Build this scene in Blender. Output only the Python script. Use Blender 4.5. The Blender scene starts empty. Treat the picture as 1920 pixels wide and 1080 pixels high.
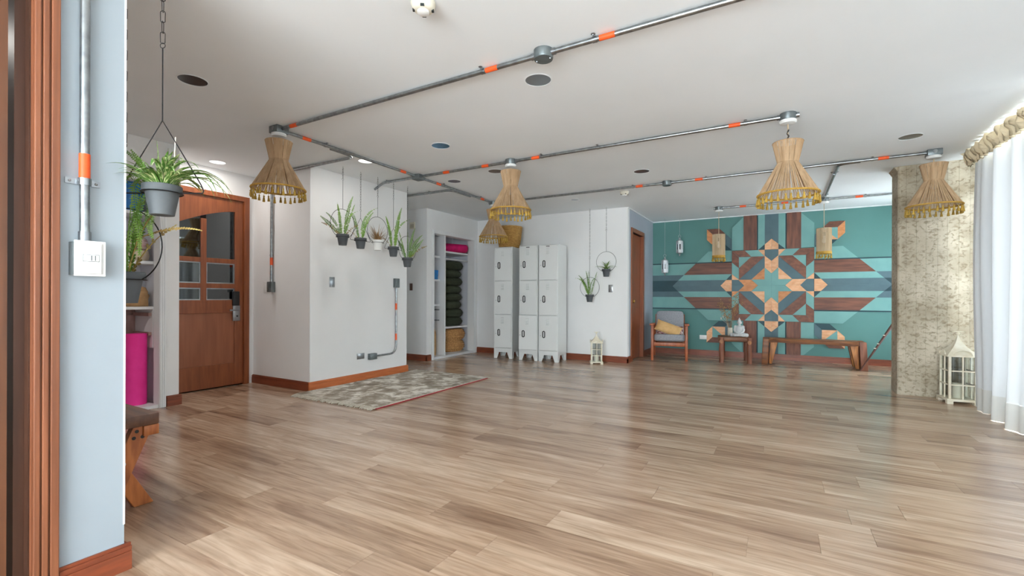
import bpy, bmesh, math, random
from mathutils import Vector, Matrix
from math import sin, cos, pi, radians as R

sc = bpy.context.scene
col = sc.collection
random.seed(7)

# ------------------------------------------------------------------ camera
F_PX, YAW, ROLL, CY, CH, H = 868.0, R(29.75), R(0.2), 557.0, 1.03, 2.45
cam_d = bpy.data.cameras.new('camera')
cam = bpy.data.objects.new('camera', cam_d)
col.objects.link(cam)
cam_d.sensor_width = 36.0
cam_d.lens = F_PX / 1920 * 36.0
cam_d.shift_y = (CY - 540) / 1920
cam_d.clip_start = 0.02
cam.matrix_world = Matrix.Translation((0, 0, CH)) @ (Matrix.Rotation(YAW, 4, 'Z') @ Matrix.Rotation(pi / 2, 4, 'X') @ Matrix.Rotation(ROLL, 4, 'Z'))
sc.camera = cam

# ------------------------------------------------------------------ world: bright overcast day
w = bpy.data.worlds.new('overcast_sky')
sc.world = w
w.use_nodes = True
wn = w.node_tree
bg = wn.nodes['Background']
bg.inputs['Color'].default_value = (0.88, 0.94, 1.0, 1)
bg.inputs['Strength'].default_value = 18.0
sc.view_settings.view_transform = 'Standard'
sc.view_settings.look = 'None'
sc.view_settings.gamma = 1
sc.view_settings.use_curve_mapping = False
sc.view_settings.exposure = 0.45
sc.cycles.use_denoising = True
sc.cycles.use_adaptive_sampling = True
sc.cycles.adaptive_threshold = 0.02
sc.cycles.max_bounces = 8
sc.cycles.diffuse_bounces = 5
sc.cycles.glossy_bounces = 3
sc.cycles.transparent_max_bounces = 8
sc.cycles.sample_clamp_indirect = 8

def portal(loc, rot, sx, sy):
    l = bpy.data.lights.new('window_portal', 'AREA')
    l.shape = 'RECTANGLE'; l.size = sx; l.size_y = sy
    l.cycles.is_portal = True
    o = bpy.data.objects.new('window_portal', l)
    col.objects.link(o); o.location = loc; o.rotation_euler = rot
portal((1.97, 1.475, 1.22), (0, R(90), 0), 2.25, 8.3)      # right wall windows
portal((1.97, 7.78, 1.22), (0, R(90), 0), 2.25, 1.75)
portal((-0.2, -3.22, 1.30), (R(90), 0, 0), 3.6, 2.0)       # added rear window, unseen fill light

# ------------------------------------------------------------------ materials
def lin(c):
    r = []
    for v in c:
        v /= 255.0
        r.append(v / 12.92 if v <= 0.04045 else ((v + 0.055) / 1.055) ** 2.4)
    return (r[0], r[1], r[2], 1.0)

M = {}
def pmat(name, rgb, rough=0.5, metal=0.0, rgb2=None, scale=4.0, stretch=(1, 1, 1), bump=0.0, bscale=60.0,
         detail=4.0, lo=0.35, hi=0.65, spec=0.5, objrand=0.0, bstretch=None, bdist=0.002):
    m = bpy.data.materials.new(name); m.use_nodes = True
    nt = m.node_tree; N = nt.nodes; L = nt.links
    p = N['Principled BSDF']
    p.inputs['Roughness'].default_value = rough
    p.inputs['Metallic'].default_value = metal
    p.inputs['Specular IOR Level'].default_value = spec
    p.inputs['Base Color'].default_value = lin(rgb)
    tc = N.new('ShaderNodeTexCoord')
    src = tc.outputs['Object']
    if objrand:
        oi = N.new('ShaderNodeObjectInfo'); mu = N.new('ShaderNodeVectorMath'); mu.operation = 'ADD'
        ml = N.new('ShaderNodeMath'); ml.operation = 'MULTIPLY'; ml.inputs[1].default_value = 37.0
        L.new(oi.outputs['Random'], ml.inputs[0]); L.new(src, mu.inputs[0]); L.new(ml.outputs[0], mu.inputs[1])
        src = mu.outputs[0]
    if rgb2 is not None:
        mp = N.new('ShaderNodeMapping'); mp.inputs['Scale'].default_value = stretch
        no = N.new('ShaderNodeTexNoise'); no.inputs['Scale'].default_value = scale; no.inputs['Detail'].default_value = detail
        cr = N.new('ShaderNodeValToRGB')
        cr.color_ramp.elements[0].position = lo; cr.color_ramp.elements[1].position = hi
        cr.color_ramp.elements[0].color = lin(rgb); cr.color_ramp.elements[1].color = lin(rgb2)
        L.new(src, mp.inputs[0]); L.new(mp.outputs[0], no.inputs[0]); L.new(no.outputs['Fac'], cr.inputs[0])
        out = cr.outputs[0]
        if objrand:
            hs = N.new('ShaderNodeHueSaturation'); oi2 = N.new('ShaderNodeObjectInfo'); mr = N.new('ShaderNodeMapRange')
            mr.inputs[3].default_value = 1 - objrand; mr.inputs[4].default_value = 1 + objrand
            L.new(oi2.outputs['Random'], mr.inputs[0]); L.new(mr.outputs[0], hs.inputs['Value']); L.new(out, hs.inputs['Color'])
            out = hs.outputs[0]
        L.new(out, p.inputs['Base Color'])
    if bump:
        mp2 = N.new('ShaderNodeMapping'); mp2.inputs['Scale'].default_value = bstretch or stretch
        n2 = N.new('ShaderNodeTexNoise'); n2.inputs['Scale'].default_value = bscale; n2.inputs['Detail'].default_value = 3
        b = N.new('ShaderNodeBump'); b.inputs['Strength'].default_value = bump; b.inputs['Distance'].default_value = bdist
        L.new(src, mp2.inputs[0]); L.new(mp2.outputs[0], n2.inputs[0]); L.new(n2.outputs['Fac'], b.inputs['Height']); L.new(b.outputs[0], p.inputs['Normal'])
    M[name] = m
    return m

pmat('ceiling_paint', (234, 239, 242), 0.9, rgb2=(238, 242, 245), scale=1.2, bump=0.05, bscale=90)
pmat('white_paint', (233, 233, 233), 0.75, rgb2=(238, 238, 238), scale=1.5, bump=0.06, bscale=120)
pmat('blue_grey_paint', (153, 163, 171), 0.6, rgb2=(157, 167, 174), scale=2, bump=0.05, bscale=120)
pmat('side_paint', (168, 176, 188), 0.7, rgb2=(172, 180, 191), scale=2)
pmat('teal_paint', (82, 130, 126), 0.6, rgb2=(85, 134, 130), scale=2, bump=0.05, bscale=120)
pmat('white_trim', (238, 239, 240), 0.45, rgb2=(232, 233, 235), scale=3)
pmat('white_shelf', (224, 225, 232), 0.5, rgb2=(218, 219, 227), scale=3)
pmat('baseboard_wood', (118, 58, 36), 0.4, rgb2=(140, 70, 42), scale=6, stretch=(1, 1, 8), bump=0.1, bscale=30)
pmat('baseboard_light_wood', (190, 104, 56), 0.4, rgb2=(206, 118, 66), scale=6, stretch=(1, 1, 8), bump=0.1, bscale=30)
pmat('door_wood', (128, 68, 38), 0.35, rgb2=(150, 84, 48), scale=5, stretch=(6, 6, 0.6), bump=0.08, bscale=20)
pmat('door_panel_wood', (140, 82, 54), 0.35, rgb2=(156, 94, 63), scale=4, stretch=(6, 6, 0.5), bump=0.06, bscale=20)
pmat('casing_wood', (116, 68, 44), 0.4, rgb2=(142, 86, 57), scale=5, stretch=(8, 8, 0.3), bump=0.15, bscale=30)
pmat('dark_door_wood', (84, 50, 30), 0.4, rgb2=(102, 62, 38), scale=5, stretch=(6, 6, 0.4), bump=0.1, bscale=20)
pmat('jamb_wood', (58, 32, 18), 0.5, rgb2=(70, 40, 24), scale=5, stretch=(6, 6, 0.4))  # dark stain also stands in for the shade in the jamb recess
pmat('dark_pane', (14, 17, 20), 0.03, spec=0.6)
pmat('tinted_pane', (106, 110, 112), 0.03, metal=1.0)
pmat('steel', (170, 174, 178), 0.28, metal=1.0, rgb2=(150, 153, 157), scale=12)
pmat('galvanized', (168, 172, 174), 0.33, metal=1.0, rgb2=(140, 144, 147), scale=25)
pmat('box_grey', (122, 129, 131), 0.4, metal=0.6, rgb2=(108, 115, 117), scale=20)
pmat('orange_tape', (238, 92, 32), 0.5, rgb2=(228, 84, 28), scale=20)
pmat('white_plastic', (236, 237, 236), 0.35, rgb2=(230, 231, 230), scale=8)
pmat('cream_plastic', (228, 222, 206), 0.4, rgb2=(222, 216, 200), scale=8)
pmat('black_plastic', (22, 22, 24), 0.35)
pmat('brown_plate', (86, 56, 44), 0.4)
pmat('black_iron', (26, 26, 30), 0.5, metal=0.3)
pmat('brass', (196, 156, 84), 0.3, metal=1.0)
pmat('pot_grey', (78, 82, 86), 0.65, rgb2=(86, 90, 93), scale=10)
pmat('pot_white', (235, 236, 234), 0.5, rgb2=(228, 229, 227), scale=10)
pmat('soil', (62, 46, 34), 0.95, rgb2=(90, 70, 50), scale=60, bump=0.6, bscale=150)
pmat('fern_green', (88, 132, 44), 0.55, rgb2=(128, 164, 66), scale=9, objrand=0.2)
pmat('fern_dry', (170, 150, 80), 0.7, rgb2=(140, 110, 60), scale=9, objrand=0.2)
pmat('spider_green', (86, 130, 52), 0.5, rgb2=(196, 206, 150), scale=30, stretch=(1, 5, 1), lo=0.5, hi=0.6, objrand=0.15)
pmat('dry_grass', (176, 142, 96), 0.8, rgb2=(136, 100, 62), scale=20, objrand=0.2)
pmat('yarn', (190, 160, 127), 0.9, rgb2=(166, 136, 102), scale=30, stretch=(1, 1, 0.1))
pmat('yarn_pale', (206, 184, 154), 0.9, rgb2=(188, 164, 132), scale=30, stretch=(1, 1, 0.1))
pmat('mustard', (192, 152, 70), 0.9, rgb2=(172, 132, 54), scale=60, bump=0.4, bscale=200)
pmat('tassel', (192, 158, 74), 0.9, rgb2=(160, 126, 48), scale=40, stretch=(1, 1, 0.2), objrand=0.15, bump=0.4, bscale=150)
pmat('cord', (196, 172, 140), 0.8)
pmat('bulb_glass', (240, 240, 240), 0.1)
pmat('locker_paint', (226, 228, 227), 0.35, rgb2=(222, 224, 223), scale=2)
pmat('locker_inside', (150, 152, 152), 0.5)
pmat('wicker', (206, 164, 92), 0.7, rgb2=(168, 122, 58), scale=22, stretch=(1, 1, 4), bump=0.6, bscale=90)
pmat('seagrass', (220, 172, 112), 0.75, rgb2=(176, 124, 70), scale=45, bump=0.8, bscale=80, bdist=0.006)
pmat('olive_cloth', (56, 62, 46), 0.95, rgb2=(64, 70, 53), scale=40, bump=0.3, bscale=300)
pmat('pink_mat', (255, 62, 164), 0.75, rgb2=(250, 52, 154), scale=10, bump=0.15, bscale=300)
pmat('magenta_mat', (222, 14, 112), 0.75, rgb2=(192, 8, 90), scale=10, bump=0.15, bscale=300)
pmat('blue_box', (38, 140, 214), 0.45, rgb2=(30, 126, 200), scale=10)
pmat('blue_bucket', (28, 104, 176), 0.35, rgb2=(40, 122, 196), scale=10)
pmat('paper_bag', (202, 164, 118), 0.85, rgb2=(180, 138, 92), scale=12, bump=0.5, bscale=25, bdist=0.01)
pmat('stripe_cloth', (224, 210, 206), 0.9, rgb2=(190, 140, 138), scale=26, stretch=(1, 0.2, 3))
pmat('beige_cloth', (214, 198, 176), 0.9, rgb2=(200, 182, 160), scale=20)
pmat('drawer_wood', (172, 138, 130), 0.5, rgb2=(150, 116, 108), scale=8, stretch=(1, 5, 1))
pmat('chair_wood', (150, 78, 44), 0.4, rgb2=(176, 98, 58), scale=10, stretch=(5, 5, 1))
pmat('grey_cloth', (158, 160, 166), 0.95, rgb2=(142, 144, 150), scale=60, bump=0.3, bscale=250)
pmat('tan_cloth', (220, 180, 124), 0.7, rgb2=(206, 164, 106), scale=12, bump=0.2, bscale=60)
pmat('weave_cloth', (120, 62, 62), 0.9, rgb2=(226, 204, 198), scale=26, stretch=(0.5, 4, 1), lo=0.48, hi=0.54)
pmat('rustic_wood', (96, 56, 32), 0.45, rgb2=(136, 84, 44), scale=6, stretch=(0.6, 5, 5), bump=0.3, bscale=25)
pmat('rustic_light', (176, 112, 50), 0.45, rgb2=(120, 70, 32), scale=9, stretch=(3, 3, 0.6), bump=0.3, bscale=25)
pmat('rustic_red', (110, 66, 48), 0.5, rgb2=(140, 86, 62), scale=6, stretch=(4, 4, 0.6), bump=0.25, bscale=25)
pmat('bench_orange', (196, 118, 62), 0.4, rgb2=(150, 82, 40), scale=7, stretch=(4, 4, 0.7), bump=0.25, bscale=25)
pmat('bench_top', (110, 74, 54), 0.45, rgb2=(84, 54, 40), scale=6, stretch=(0.5, 6, 4), bump=0.2, bscale=25)
pmat('stick_wood', (74, 44, 36), 0.4, rgb2=(92, 56, 44), scale=10)
pmat('bone', (226, 218, 200), 0.5)
pmat('statue_stone', (206, 208, 208), 0.8, rgb2=(186, 188, 188), scale=30, bump=0.3, bscale=120)
pmat('vase_clay', (206, 200, 184), 0.6, rgb2=(196, 188, 170), scale=10)
pmat('lantern_paint', (238, 232, 214), 0.5, rgb2=(222, 212, 188), scale=15)
pmat('silver', (208, 210, 212), 0.35, metal=0.7, rgb2=(190, 192, 195), scale=30)
pmat('rug_backing', (150, 24, 44), 0.9)
pmat('rug_fringe', (214, 206, 192), 0.95, rgb2=(186, 176, 160), scale=60)
# mosaic paints and woods
pmat('mosaic_teal', (114, 163, 159), 0.55, rgb2=(107, 156, 152), scale=5, objrand=0.03, bump=0.06, bscale=60)
pmat('mosaic_slate', (78, 105, 113), 0.55, rgb2=(72, 98, 106), scale=5, objrand=0.03)
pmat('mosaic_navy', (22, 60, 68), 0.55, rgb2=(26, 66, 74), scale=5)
pmat('mosaic_brown_h', (88, 48, 34), 0.5, rgb2=(122, 72, 50), scale=5, stretch=(0.7, 4, 6), objrand=0.12, bump=0.2, bscale=20)
pmat('mosaic_brown_v', (88, 48, 34), 0.5, rgb2=(122, 72, 50), scale=5, stretch=(6, 4, 0.7), objrand=0.12, bump=0.2, bscale=20)
pmat('mosaic_brown', (98, 54, 36), 0.5, rgb2=(126, 74, 50), scale=8, stretch=(2, 2, 3), objrand=0.12)
pmat('mosaic_peach', (228, 176, 134), 0.5, rgb2=(214, 152, 106), scale=7, stretch=(2, 2, 4), objrand=0.1)
pmat('mosaic_orange', (208, 140, 86), 0.5, rgb2=(188, 118, 66), scale=7, stretch=(2, 2, 4), objrand=0.08)

def glass_mat():
    m = bpy.data.materials.new('window_glass'); m.use_nodes = True
    nt = m.node_tree; N = nt.nodes; L = nt.links
    N.remove(N['Principled BSDF'])
    t = N.new('ShaderNodeBsdfTransparent'); t.inputs[0].default_value = (0.95, 0.97, 0.96, 1)
    g = N.new('ShaderNodeBsdfGlossy'); g.inputs['Roughness'].default_value = 0.02
    mx = N.new('ShaderNodeMixShader'); mx.inputs[0].default_value = 0.05
    L.new(t.outputs[0], mx.inputs[1]); L.new(g.outputs[0], mx.inputs[2])
    L.new(mx.outputs[0], N['Material Output'].inputs[0]); M['window_glass'] = m
glass_mat()

def sheer(name, rgb, transp, transl):
    m = bpy.data.materials.new(name); m.use_nodes = True
    nt = m.node_tree; N = nt.nodes; L = nt.links
    N.remove(N['Principled BSDF'])
    t = N.new('ShaderNodeBsdfTransparent')
    d = N.new('ShaderNodeBsdfDiffuse'); d.inputs[0].default_value = lin(rgb)
    tl = N.new('ShaderNodeBsdfTranslucent'); tl.inputs[0].default_value = lin(rgb)
    m1 = N.new('ShaderNodeMixShader'); m1.inputs[0].default_value = transl
    L.new(d.outputs[0], m1.inputs[1]); L.new(tl.outputs[0], m1.inputs[2])
    m2 = N.new('ShaderNodeMixShader'); m2.inputs[0].default_value = transp
    L.new(m1.outputs[0], m2.inputs[1]); L.new(t.outputs[0], m2.inputs[2])
    tc = N.new('ShaderNodeTexCoord'); no = N.new('ShaderNodeTexNoise'); no.inputs['Scale'].default_value = 220
    b = N.new('ShaderNodeBump'); b.inputs['Strength'].default_value = 0.15; b.inputs['Distance'].default_value = 0.001
    L.new(tc.outputs['Object'], no.inputs[0]); L.new(no.outputs['Fac'], b.inputs['Height']); L.new(b.outputs[0], d.inputs['Normal'])
    L.new((m2 if transp else m1).outputs[0], N['Material Output'].inputs[0]); M[name] = m
sheer('curtain_sheer', (226, 229, 232), 0.0, 0.037)
sheer('curtain_diffuser', (236, 238, 240), 0.0, 0.21)  # for the added side window curtain, set by teal wall brightness
sheer('curtain_hem', (220, 221, 218), 0.0, 0.025)
sheer('curtain_header', (222, 207, 178), 0.0, 0.06)

def floor_mat():
    m = bpy.data.materials.new('floor_wood'); m.use_nodes = True
    nt = m.node_tree; N = nt.nodes; L = nt.links; p = N['Principled BSDF']
    tc = N.new('ShaderNodeTexCoord'); oi = N.new('ShaderNodeObjectInfo'); ge = N.new('ShaderNodeNewGeometry')
    ad = N.new('ShaderNodeMath'); ad.operation = 'ADD'; fr = N.new('ShaderNodeMath'); fr.operation = 'FRACT'
    L.new(oi.outputs['Random'], ad.inputs[0]); L.new(ge.outputs['Random Per Island'], ad.inputs[1]); L.new(ad.outputs[0], fr.inputs[0])
    rnd = fr.outputs[0]
    mu = N.new('ShaderNodeMath'); mu.operation = 'MULTIPLY'; mu.inputs[1].default_value = 53.0; L.new(rnd, mu.inputs[0])
    va = N.new('ShaderNodeVectorMath'); va.operation = 'ADD'
    L.new(ge.outputs['Position'], va.inputs[0]); L.new(mu.outputs[0], va.inputs[1])
    def noise(sc_, st, det, dist=0.0):
        mp = N.new('ShaderNodeMapping'); mp.inputs['Scale'].default_value = st
        n = N.new('ShaderNodeTexNoise'); n.inputs['Scale'].default_value = sc_; n.inputs['Detail'].default_value = det; n.inputs['Distortion'].default_value = dist
        L.new(va.outputs[0], mp.inputs[0]); L.new(mp.outputs[0], n.inputs[0]); return n.outputs['Fac']
    broad = noise(2.0, (0.7, 5, 1), 4, 0.8)
    fine = noise(5, (0.7, 9, 1), 7, 1.0)
    c1 = N.new('ShaderNodeValToRGB'); e = c1.color_ramp.elements
    e[0].position = 0.25; e[0].color = lin((140, 110, 88)); e[1].position = 0.75; e[1].color = lin((210, 184, 160))
    x = e.new(0.5); x.color = lin((182, 152, 127))
    sm = N.new('ShaderNodeMath'); sm.operation = 'MULTIPLY_ADD'; sm.inputs[1].default_value = 0.30
    of = N.new('ShaderNodeMath'); of.operation = 'MULTIPLY_ADD'; of.inputs[1].default_value = 0.75; of.inputs[2].default_value = -0.02
    L.new(broad, of.inputs[0]); L.new(rnd, sm.inputs[0]); L.new(of.outputs[0], sm.inputs[2]); L.new(sm.outputs[0], c1.inputs[0])
    c2 = N.new('ShaderNodeValToRGB'); e = c2.color_ramp.elements
    e[0].position = 0.30; e[0].color = (0.55, 0.50, 0.45, 1); e[1].position = 0.56; e[1].color = (1, 1, 1, 1)
    L.new(fine, c2.inputs[0])
    wv = N.new('ShaderNodeTexWave'); wv.wave_type = 'RINGS'; wv.rings_direction = 'Z'; wv.inputs['Scale'].default_value = 2.2; wv.inputs['Distortion'].default_value = 9.0; wv.inputs['Detail'].default_value = 3; wv.inputs['Detail Scale'].default_value = 1.2
    wm = N.new('ShaderNodeMapping'); wm.inputs['Scale'].default_value = (0.35, 3.2, 1); L.new(va.outputs[0], wm.inputs[0]); L.new(wm.outputs[0], wv.inputs[0])
    c4 = N.new('ShaderNodeValToRGB'); e = c4.color_ramp.elements
    e[0].position = 0.0; e[0].color = (0.66, 0.61, 0.56, 1); e[1].position = 0.35; e[1].color = (1, 1, 1, 1)
    L.new(wv.outputs['Fac'], c4.inputs[0])
    m0 = N.new('ShaderNodeMix'); m0.data_type = 'RGBA'; m0.blend_type = 'MULTIPLY'; m0.inputs[0].default_value = 0.3
    L.new(c1.outputs[0], m0.inputs[6]); L.new(c4.outputs[0], m0.inputs[7])
    mx = N.new('ShaderNodeMix'); mx.data_type = 'RGBA'; mx.blend_type = 'MULTIPLY'; mx.inputs[0].default_value = 0.62
    L.new(m0.outputs[2], mx.inputs[6]); L.new(c2.outputs[0], mx.inputs[7]); L.new(mx.outputs[2], p.inputs['Base Color'])
    p.inputs['Roughness'].default_value = 0.21
    p.inputs['Specular IOR Level'].default_value = 0.6
    b = N.new('ShaderNodeBump'); b.inputs['Strength'].default_value = 0.08; b.inputs['Distance'].default_value = 0.002
    L.new(fine, b.inputs['Height']); L.new(b.outputs[0], p.inputs['Normal'])
    M['floor_wood'] = m
floor_mat()

def concrete_mat():
    m = bpy.data.materials.new('board_concrete'); m.use_nodes = True
    nt = m.node_tree; N = nt.nodes; L = nt.links; p = N['Principled BSDF']
    tc = N.new('ShaderNodeTexCoord')
    n1 = N.new('ShaderNodeTexNoise'); n1.inputs['Scale'].default_value = 3.0; n1.inputs['Detail'].default_value = 8
    c1 = N.new('ShaderNodeValToRGB'); e = c1.color_ramp.elements
    e[0].position = 0.3; e[0].color = lin((152, 139, 117)); e[1].position = 0.7; e[1].color = lin((204, 194, 175))
    mp = N.new('ShaderNodeMapping'); mp.inputs['Scale'].default_value = (1, 1, 1.4)
    n2 = N.new('ShaderNodeTexNoise'); n2.inputs['Scale'].default_value = 24.0; n2.inputs['Detail'].default_value = 5; n2.inputs['Distortion'].default_value = 0.8
    c2 = N.new('ShaderNodeValToRGB'); e = c2.color_ramp.elements
    e[0].position = 0.33; e[0].color = lin((160, 146, 120)); e[1].position = 0.50; e[1].color = (1, 1, 1, 1)
    v = N.new('ShaderNodeTexVoronoi'); v.inputs['Scale'].default_value = 34
    c3 = N.new('ShaderNodeValToRGB'); e = c3.color_ramp.elements
    e[0].position = 0.04; e[0].color = lin((140, 126, 104)); e[1].position = 0.16; e[1].color = (1, 1, 1, 1)
    L.new(tc.outputs['Object'], n1.inputs[0]); L.new(tc.outputs['Object'], mp.inputs[0]); L.new(mp.outputs[0], n2.inputs[0]); L.new(tc.outputs['Object'], v.inputs[0])
    L.new(n1.outputs['Fac'], c1.inputs[0]); L.new(n2.outputs['Fac'], c2.inputs[0]); L.new(v.outputs['Distance'], c3.inputs[0])
    a = N.new('ShaderNodeMix'); a.data_type = 'RGBA'; a.blend_type = 'MULTIPLY'; a.inputs[0].default_value = 0.62
    L.new(c1.outputs[0], a.inputs[6]); L.new(c2.outputs[0], a.inputs[7])
    b2 = N.new('ShaderNodeMix'); b2.data_type = 'RGBA'; b2.blend_type = 'MULTIPLY'; b2.inputs[0].default_value = 0.6
    L.new(a.outputs[2], b2.inputs[6]); L.new(c3.outputs[0], b2.inputs[7]); L.new(b2.outputs[2], p.inputs['Base Color'])
    bu = N.new('ShaderNodeBump'); bu.inputs['Strength'].default_value = 0.6; bu.inputs['Distance'].default_value = 0.01
    L.new(b2.outputs[2], bu.inputs['Height']); L.new(bu.outputs[0], p.inputs['Normal'])
    p.inputs['Roughness'].default_value = 0.85
    M['board_concrete'] = m
concrete_mat()

def rug_mat():
    m = bpy.data.materials.new('rug_pile'); m.use_nodes = True
    nt = m.node_tree; N = nt.nodes; L = nt.links; p = N['Principled BSDF']
    tc = N.new('ShaderNodeTexCoord')
    n1 = N.new('ShaderNodeTexNoise'); n1.inputs['Scale'].default_value = 5.5; n1.inputs['Detail'].default_value = 7; n1.inputs['Roughness'].default_value = 0.62; n1.inputs['Distortion'].default_value = 0.5
    c1 = N.new('ShaderNodeValToRGB'); e = c1.color_ramp.elements
    e[0].position = 0.36; e[0].color = lin((142, 131, 117)); e[1].position = 0.60; e[1].color = lin((234, 229, 220))
    x = e.new(0.48); x.color = lin((172, 161, 146))
    n2 = N.new('ShaderNodeTexNoise'); n2.inputs['Scale'].default_value = 220
    b = N.new('ShaderNodeBump'); b.inputs['Strength'].default_value = 0.8; b.inputs['Distance'].default_value = 0.006
    L.new(tc.outputs['Object'], n1.inputs[0]); L.new(tc.outputs['Object'], n2.inputs[0])
    L.new(n1.outputs['Fac'], c1.inputs[0]); L.new(c1.outputs[0], p.inputs['Base Color']); L.new(n2.outputs['Fac'], b.inputs['Height']); L.new(b.outputs[0], p.inputs['Normal'])
    p.inputs['Roughness'].default_value = 0.95; p.inputs['Specular IOR Level'].default_value = 0.1
    M['rug_pile'] = m
rug_mat()

# ------------------------------------------------------------------ mesh helpers
class MB:
    def __init__(s): s.v = []; s.f = []
    def add(s, vs, fs):
        o = len(s.v); s.v += [tuple(v) for v in vs]; s.f += [tuple(i + o for i in f) for f in fs]; return s
    def box(s, x0, x1, y0, y1, z0, z1):
        return s.add([(x0,y0,z0),(x1,y0,z0),(x1,y1,z0),(x0,y1,z0),(x0,y0,z1),(x1,y0,z1),(x1,y1,z1),(x0,y1,z1)],
                     [(0,3,2,1),(4,5,6,7),(0,1,5,4),(1,2,6,5),(2,3,7,6),(3,0,4,7)])
    def hexa(s, bot, top):      # two quads, bottom and top
        return s.add(list(bot) + list(top), [(0,3,2,1),(4,5,6,7),(0,1,5,4),(1,2,6,5),(2,3,7,6),(3,0,4,7)])
    def prism(s, poly, d0, d1, axis='y'):   # polygon in the plane across axis
        n = len(poly)
        if axis == 'y': a = [(p[0], d0, p[1]) for p in poly]; b = [(p[0], d1, p[1]) for p in poly]
        elif axis == 'x': a = [(d0, p[0], p[1]) for p in poly]; b = [(d1, p[0], p[1]) for p in poly]
        else: a = [(p[0], p[1], d0) for p in poly]; b = [(p[0], p[1], d1) for p in poly]
        return s.add(a + b, [tuple(range(n)), tuple(range(2*n-1, n-1, -1))] + [(i, i+n, (i+1) % n + n, (i+1) % n) for i in range(n)])
    def lathe(s, prof, n=20, c=(0,0,0), cap=True):
        vs = []; fs = []
        for r, z in prof:
            for i in range(n):
                a = 2*pi*i/n; vs.append((c[0]+r*cos(a), c[1]+r*sin(a), c[2]+z))
        for j in range(len(prof)-1):
            for i in range(n):
                k = (i+1) % n
                fs.append((j*n+i, j*n+k, (j+1)*n+k, (j+1)*n+i))
        if cap:
            fs.append(tuple(range(n-1, -1, -1))); fs.append(tuple((len(prof)-1)*n+i for i in range(n)))
        return s.add(vs, fs)
    def tube(s, path, r, n=8, closed=False, cap=True):
        P = [Vector(p) for p in path]; m = len(P); rs = r if isinstance(r, (list, tuple)) else [r]*m
        vs = []; fs = []; prev = None
        for i, p in enumerate(P):
            if closed: t = (P[(i+1) % m] - P[i-1])
            else: t = (P[min(i+1, m-1)] - P[max(i-1, 0)])
            t.normalize()
            if prev is None:
                u = t.orthogonal().normalized()
            else:
                u = prev - t*prev.dot(t)
                u = u.normalized() if u.length > 1e-6 else t.orthogonal().normalized()
            prev = u; q = t.cross(u)
            for k in range(n):
                a = 2*pi*k/n; vs.append(p + (u*cos(a) + q*sin(a))*rs[i])
        for j in range(m if closed else m-1):
            j2 = (j+1) % m
            for k in range(n):
                k2 = (k+1) % n; fs.append((j*n+k, j*n+k2, j2*n+k2, j2*n+k))
        if cap and not closed:
            fs.append(tuple(range(n-1, -1, -1))); fs.append(tuple((m-1)*n+k for k in range(n)))
        return s.add(vs, fs)
    def ball(s, c, r, n=10, m=6, sc=(1,1,1)):
        prof = [(max(1e-4, sin(pi*j/m))*r, -cos(pi*j/m)*r) for j in range(m+1)]
        b = MB().lathe(prof, n)
        return s.add([(c[0]+v[0]*sc[0], c[1]+v[1]*sc[1], c[2]+v[2]*sc[2]) for v in b.v], b.f)
    def xf(s, mat):
        s.v = [tuple(mat @ Vector(v)) for v in s.v]; return s
    def mesh(s, name, mat, smooth=False, bevel=0.0):
        me = bpy.data.meshes.new(name); me.from_pydata(s.v, [], s.f); me.update()
        bm = bmesh.new(); bm.from_mesh(me); bmesh.ops.recalc_face_normals(bm, faces=bm.faces)
        if bevel: bmesh.ops.bevel(bm, geom=list(bm.edges), offset=bevel, segments=2, affect='EDGES', profile=0.5)
        bm.to_mesh(me); bm.free()
        me.materials.append(M[mat])
        if smooth:
            me.polygons.foreach_set('use_smooth', [True]*len(me.polygons))
            if smooth != 'full': me.set_sharp_from_angle(angle=R(40))
        return me
    def build(s, name, mat, parent=None, loc=None, rot=None, smooth=False, bevel=0.0):
        return inst(name, s.mesh(name, mat, smooth, bevel), parent, loc, rot)

def inst(name, me, parent=None, loc=None, rot=None, scale=None):
    o = bpy.data.objects.new(name, me); col.objects.link(o)
    if parent: o.parent = parent
    if loc: o.location = loc
    if rot: o.rotation_euler = rot
    if scale: o.scale = scale
    return o
def tag(o, label, cat, group=None, kind=None):
    o['label'] = label; o['category'] = cat
    if group: o['group'] = group
    if kind: o['kind'] = kind
    return o
def thing(name, label, cat, loc=(0,0,0), rz=0, group=None):
    o = bpy.data.objects.new(name, None); o.empty_display_size = 0.05; col.objects.link(o)
    o.location = loc; o.rotation_euler = (0, 0, rz)
    return tag(o, label, cat, group)
def struct(o, label=None):
    o['kind'] = 'structure'
    if label: o['label'] = label
    return o
def arc(c, r, a0, a1, n, plane='xz'):
    out = []
    for i in range(n+1):
        a = a0 + (a1-a0)*i/n
        if plane == 'xz': out.append((c[0]+r*cos(a), c[1], c[2]+r*sin(a)))
        elif plane == 'yz': out.append((c[0], c[1]+r*cos(a), c[2]+r*sin(a)))
        else: out.append((c[0]+r*cos(a), c[1]+r*sin(a), c[2]))
    return out
def rbox(x0, x1, y0, y1, z0, z1, name, mat, parent, b=0.01, loc=None, rot=None):   # box with rounded edges
    return MB().box(x0,x1,y0,y1,z0,z1).build(name, mat, parent, loc, rot, smooth=True, bevel=b)

# ------------------------------------------------------------------ room shell
XR = 1.85          # right wall
YB = 8.90          # teal wall
def wall(name, boxes, mat, label):
    m = MB()
    for b in boxes: m.box(*b)
    return struct(m.build(name, mat), label)

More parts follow.
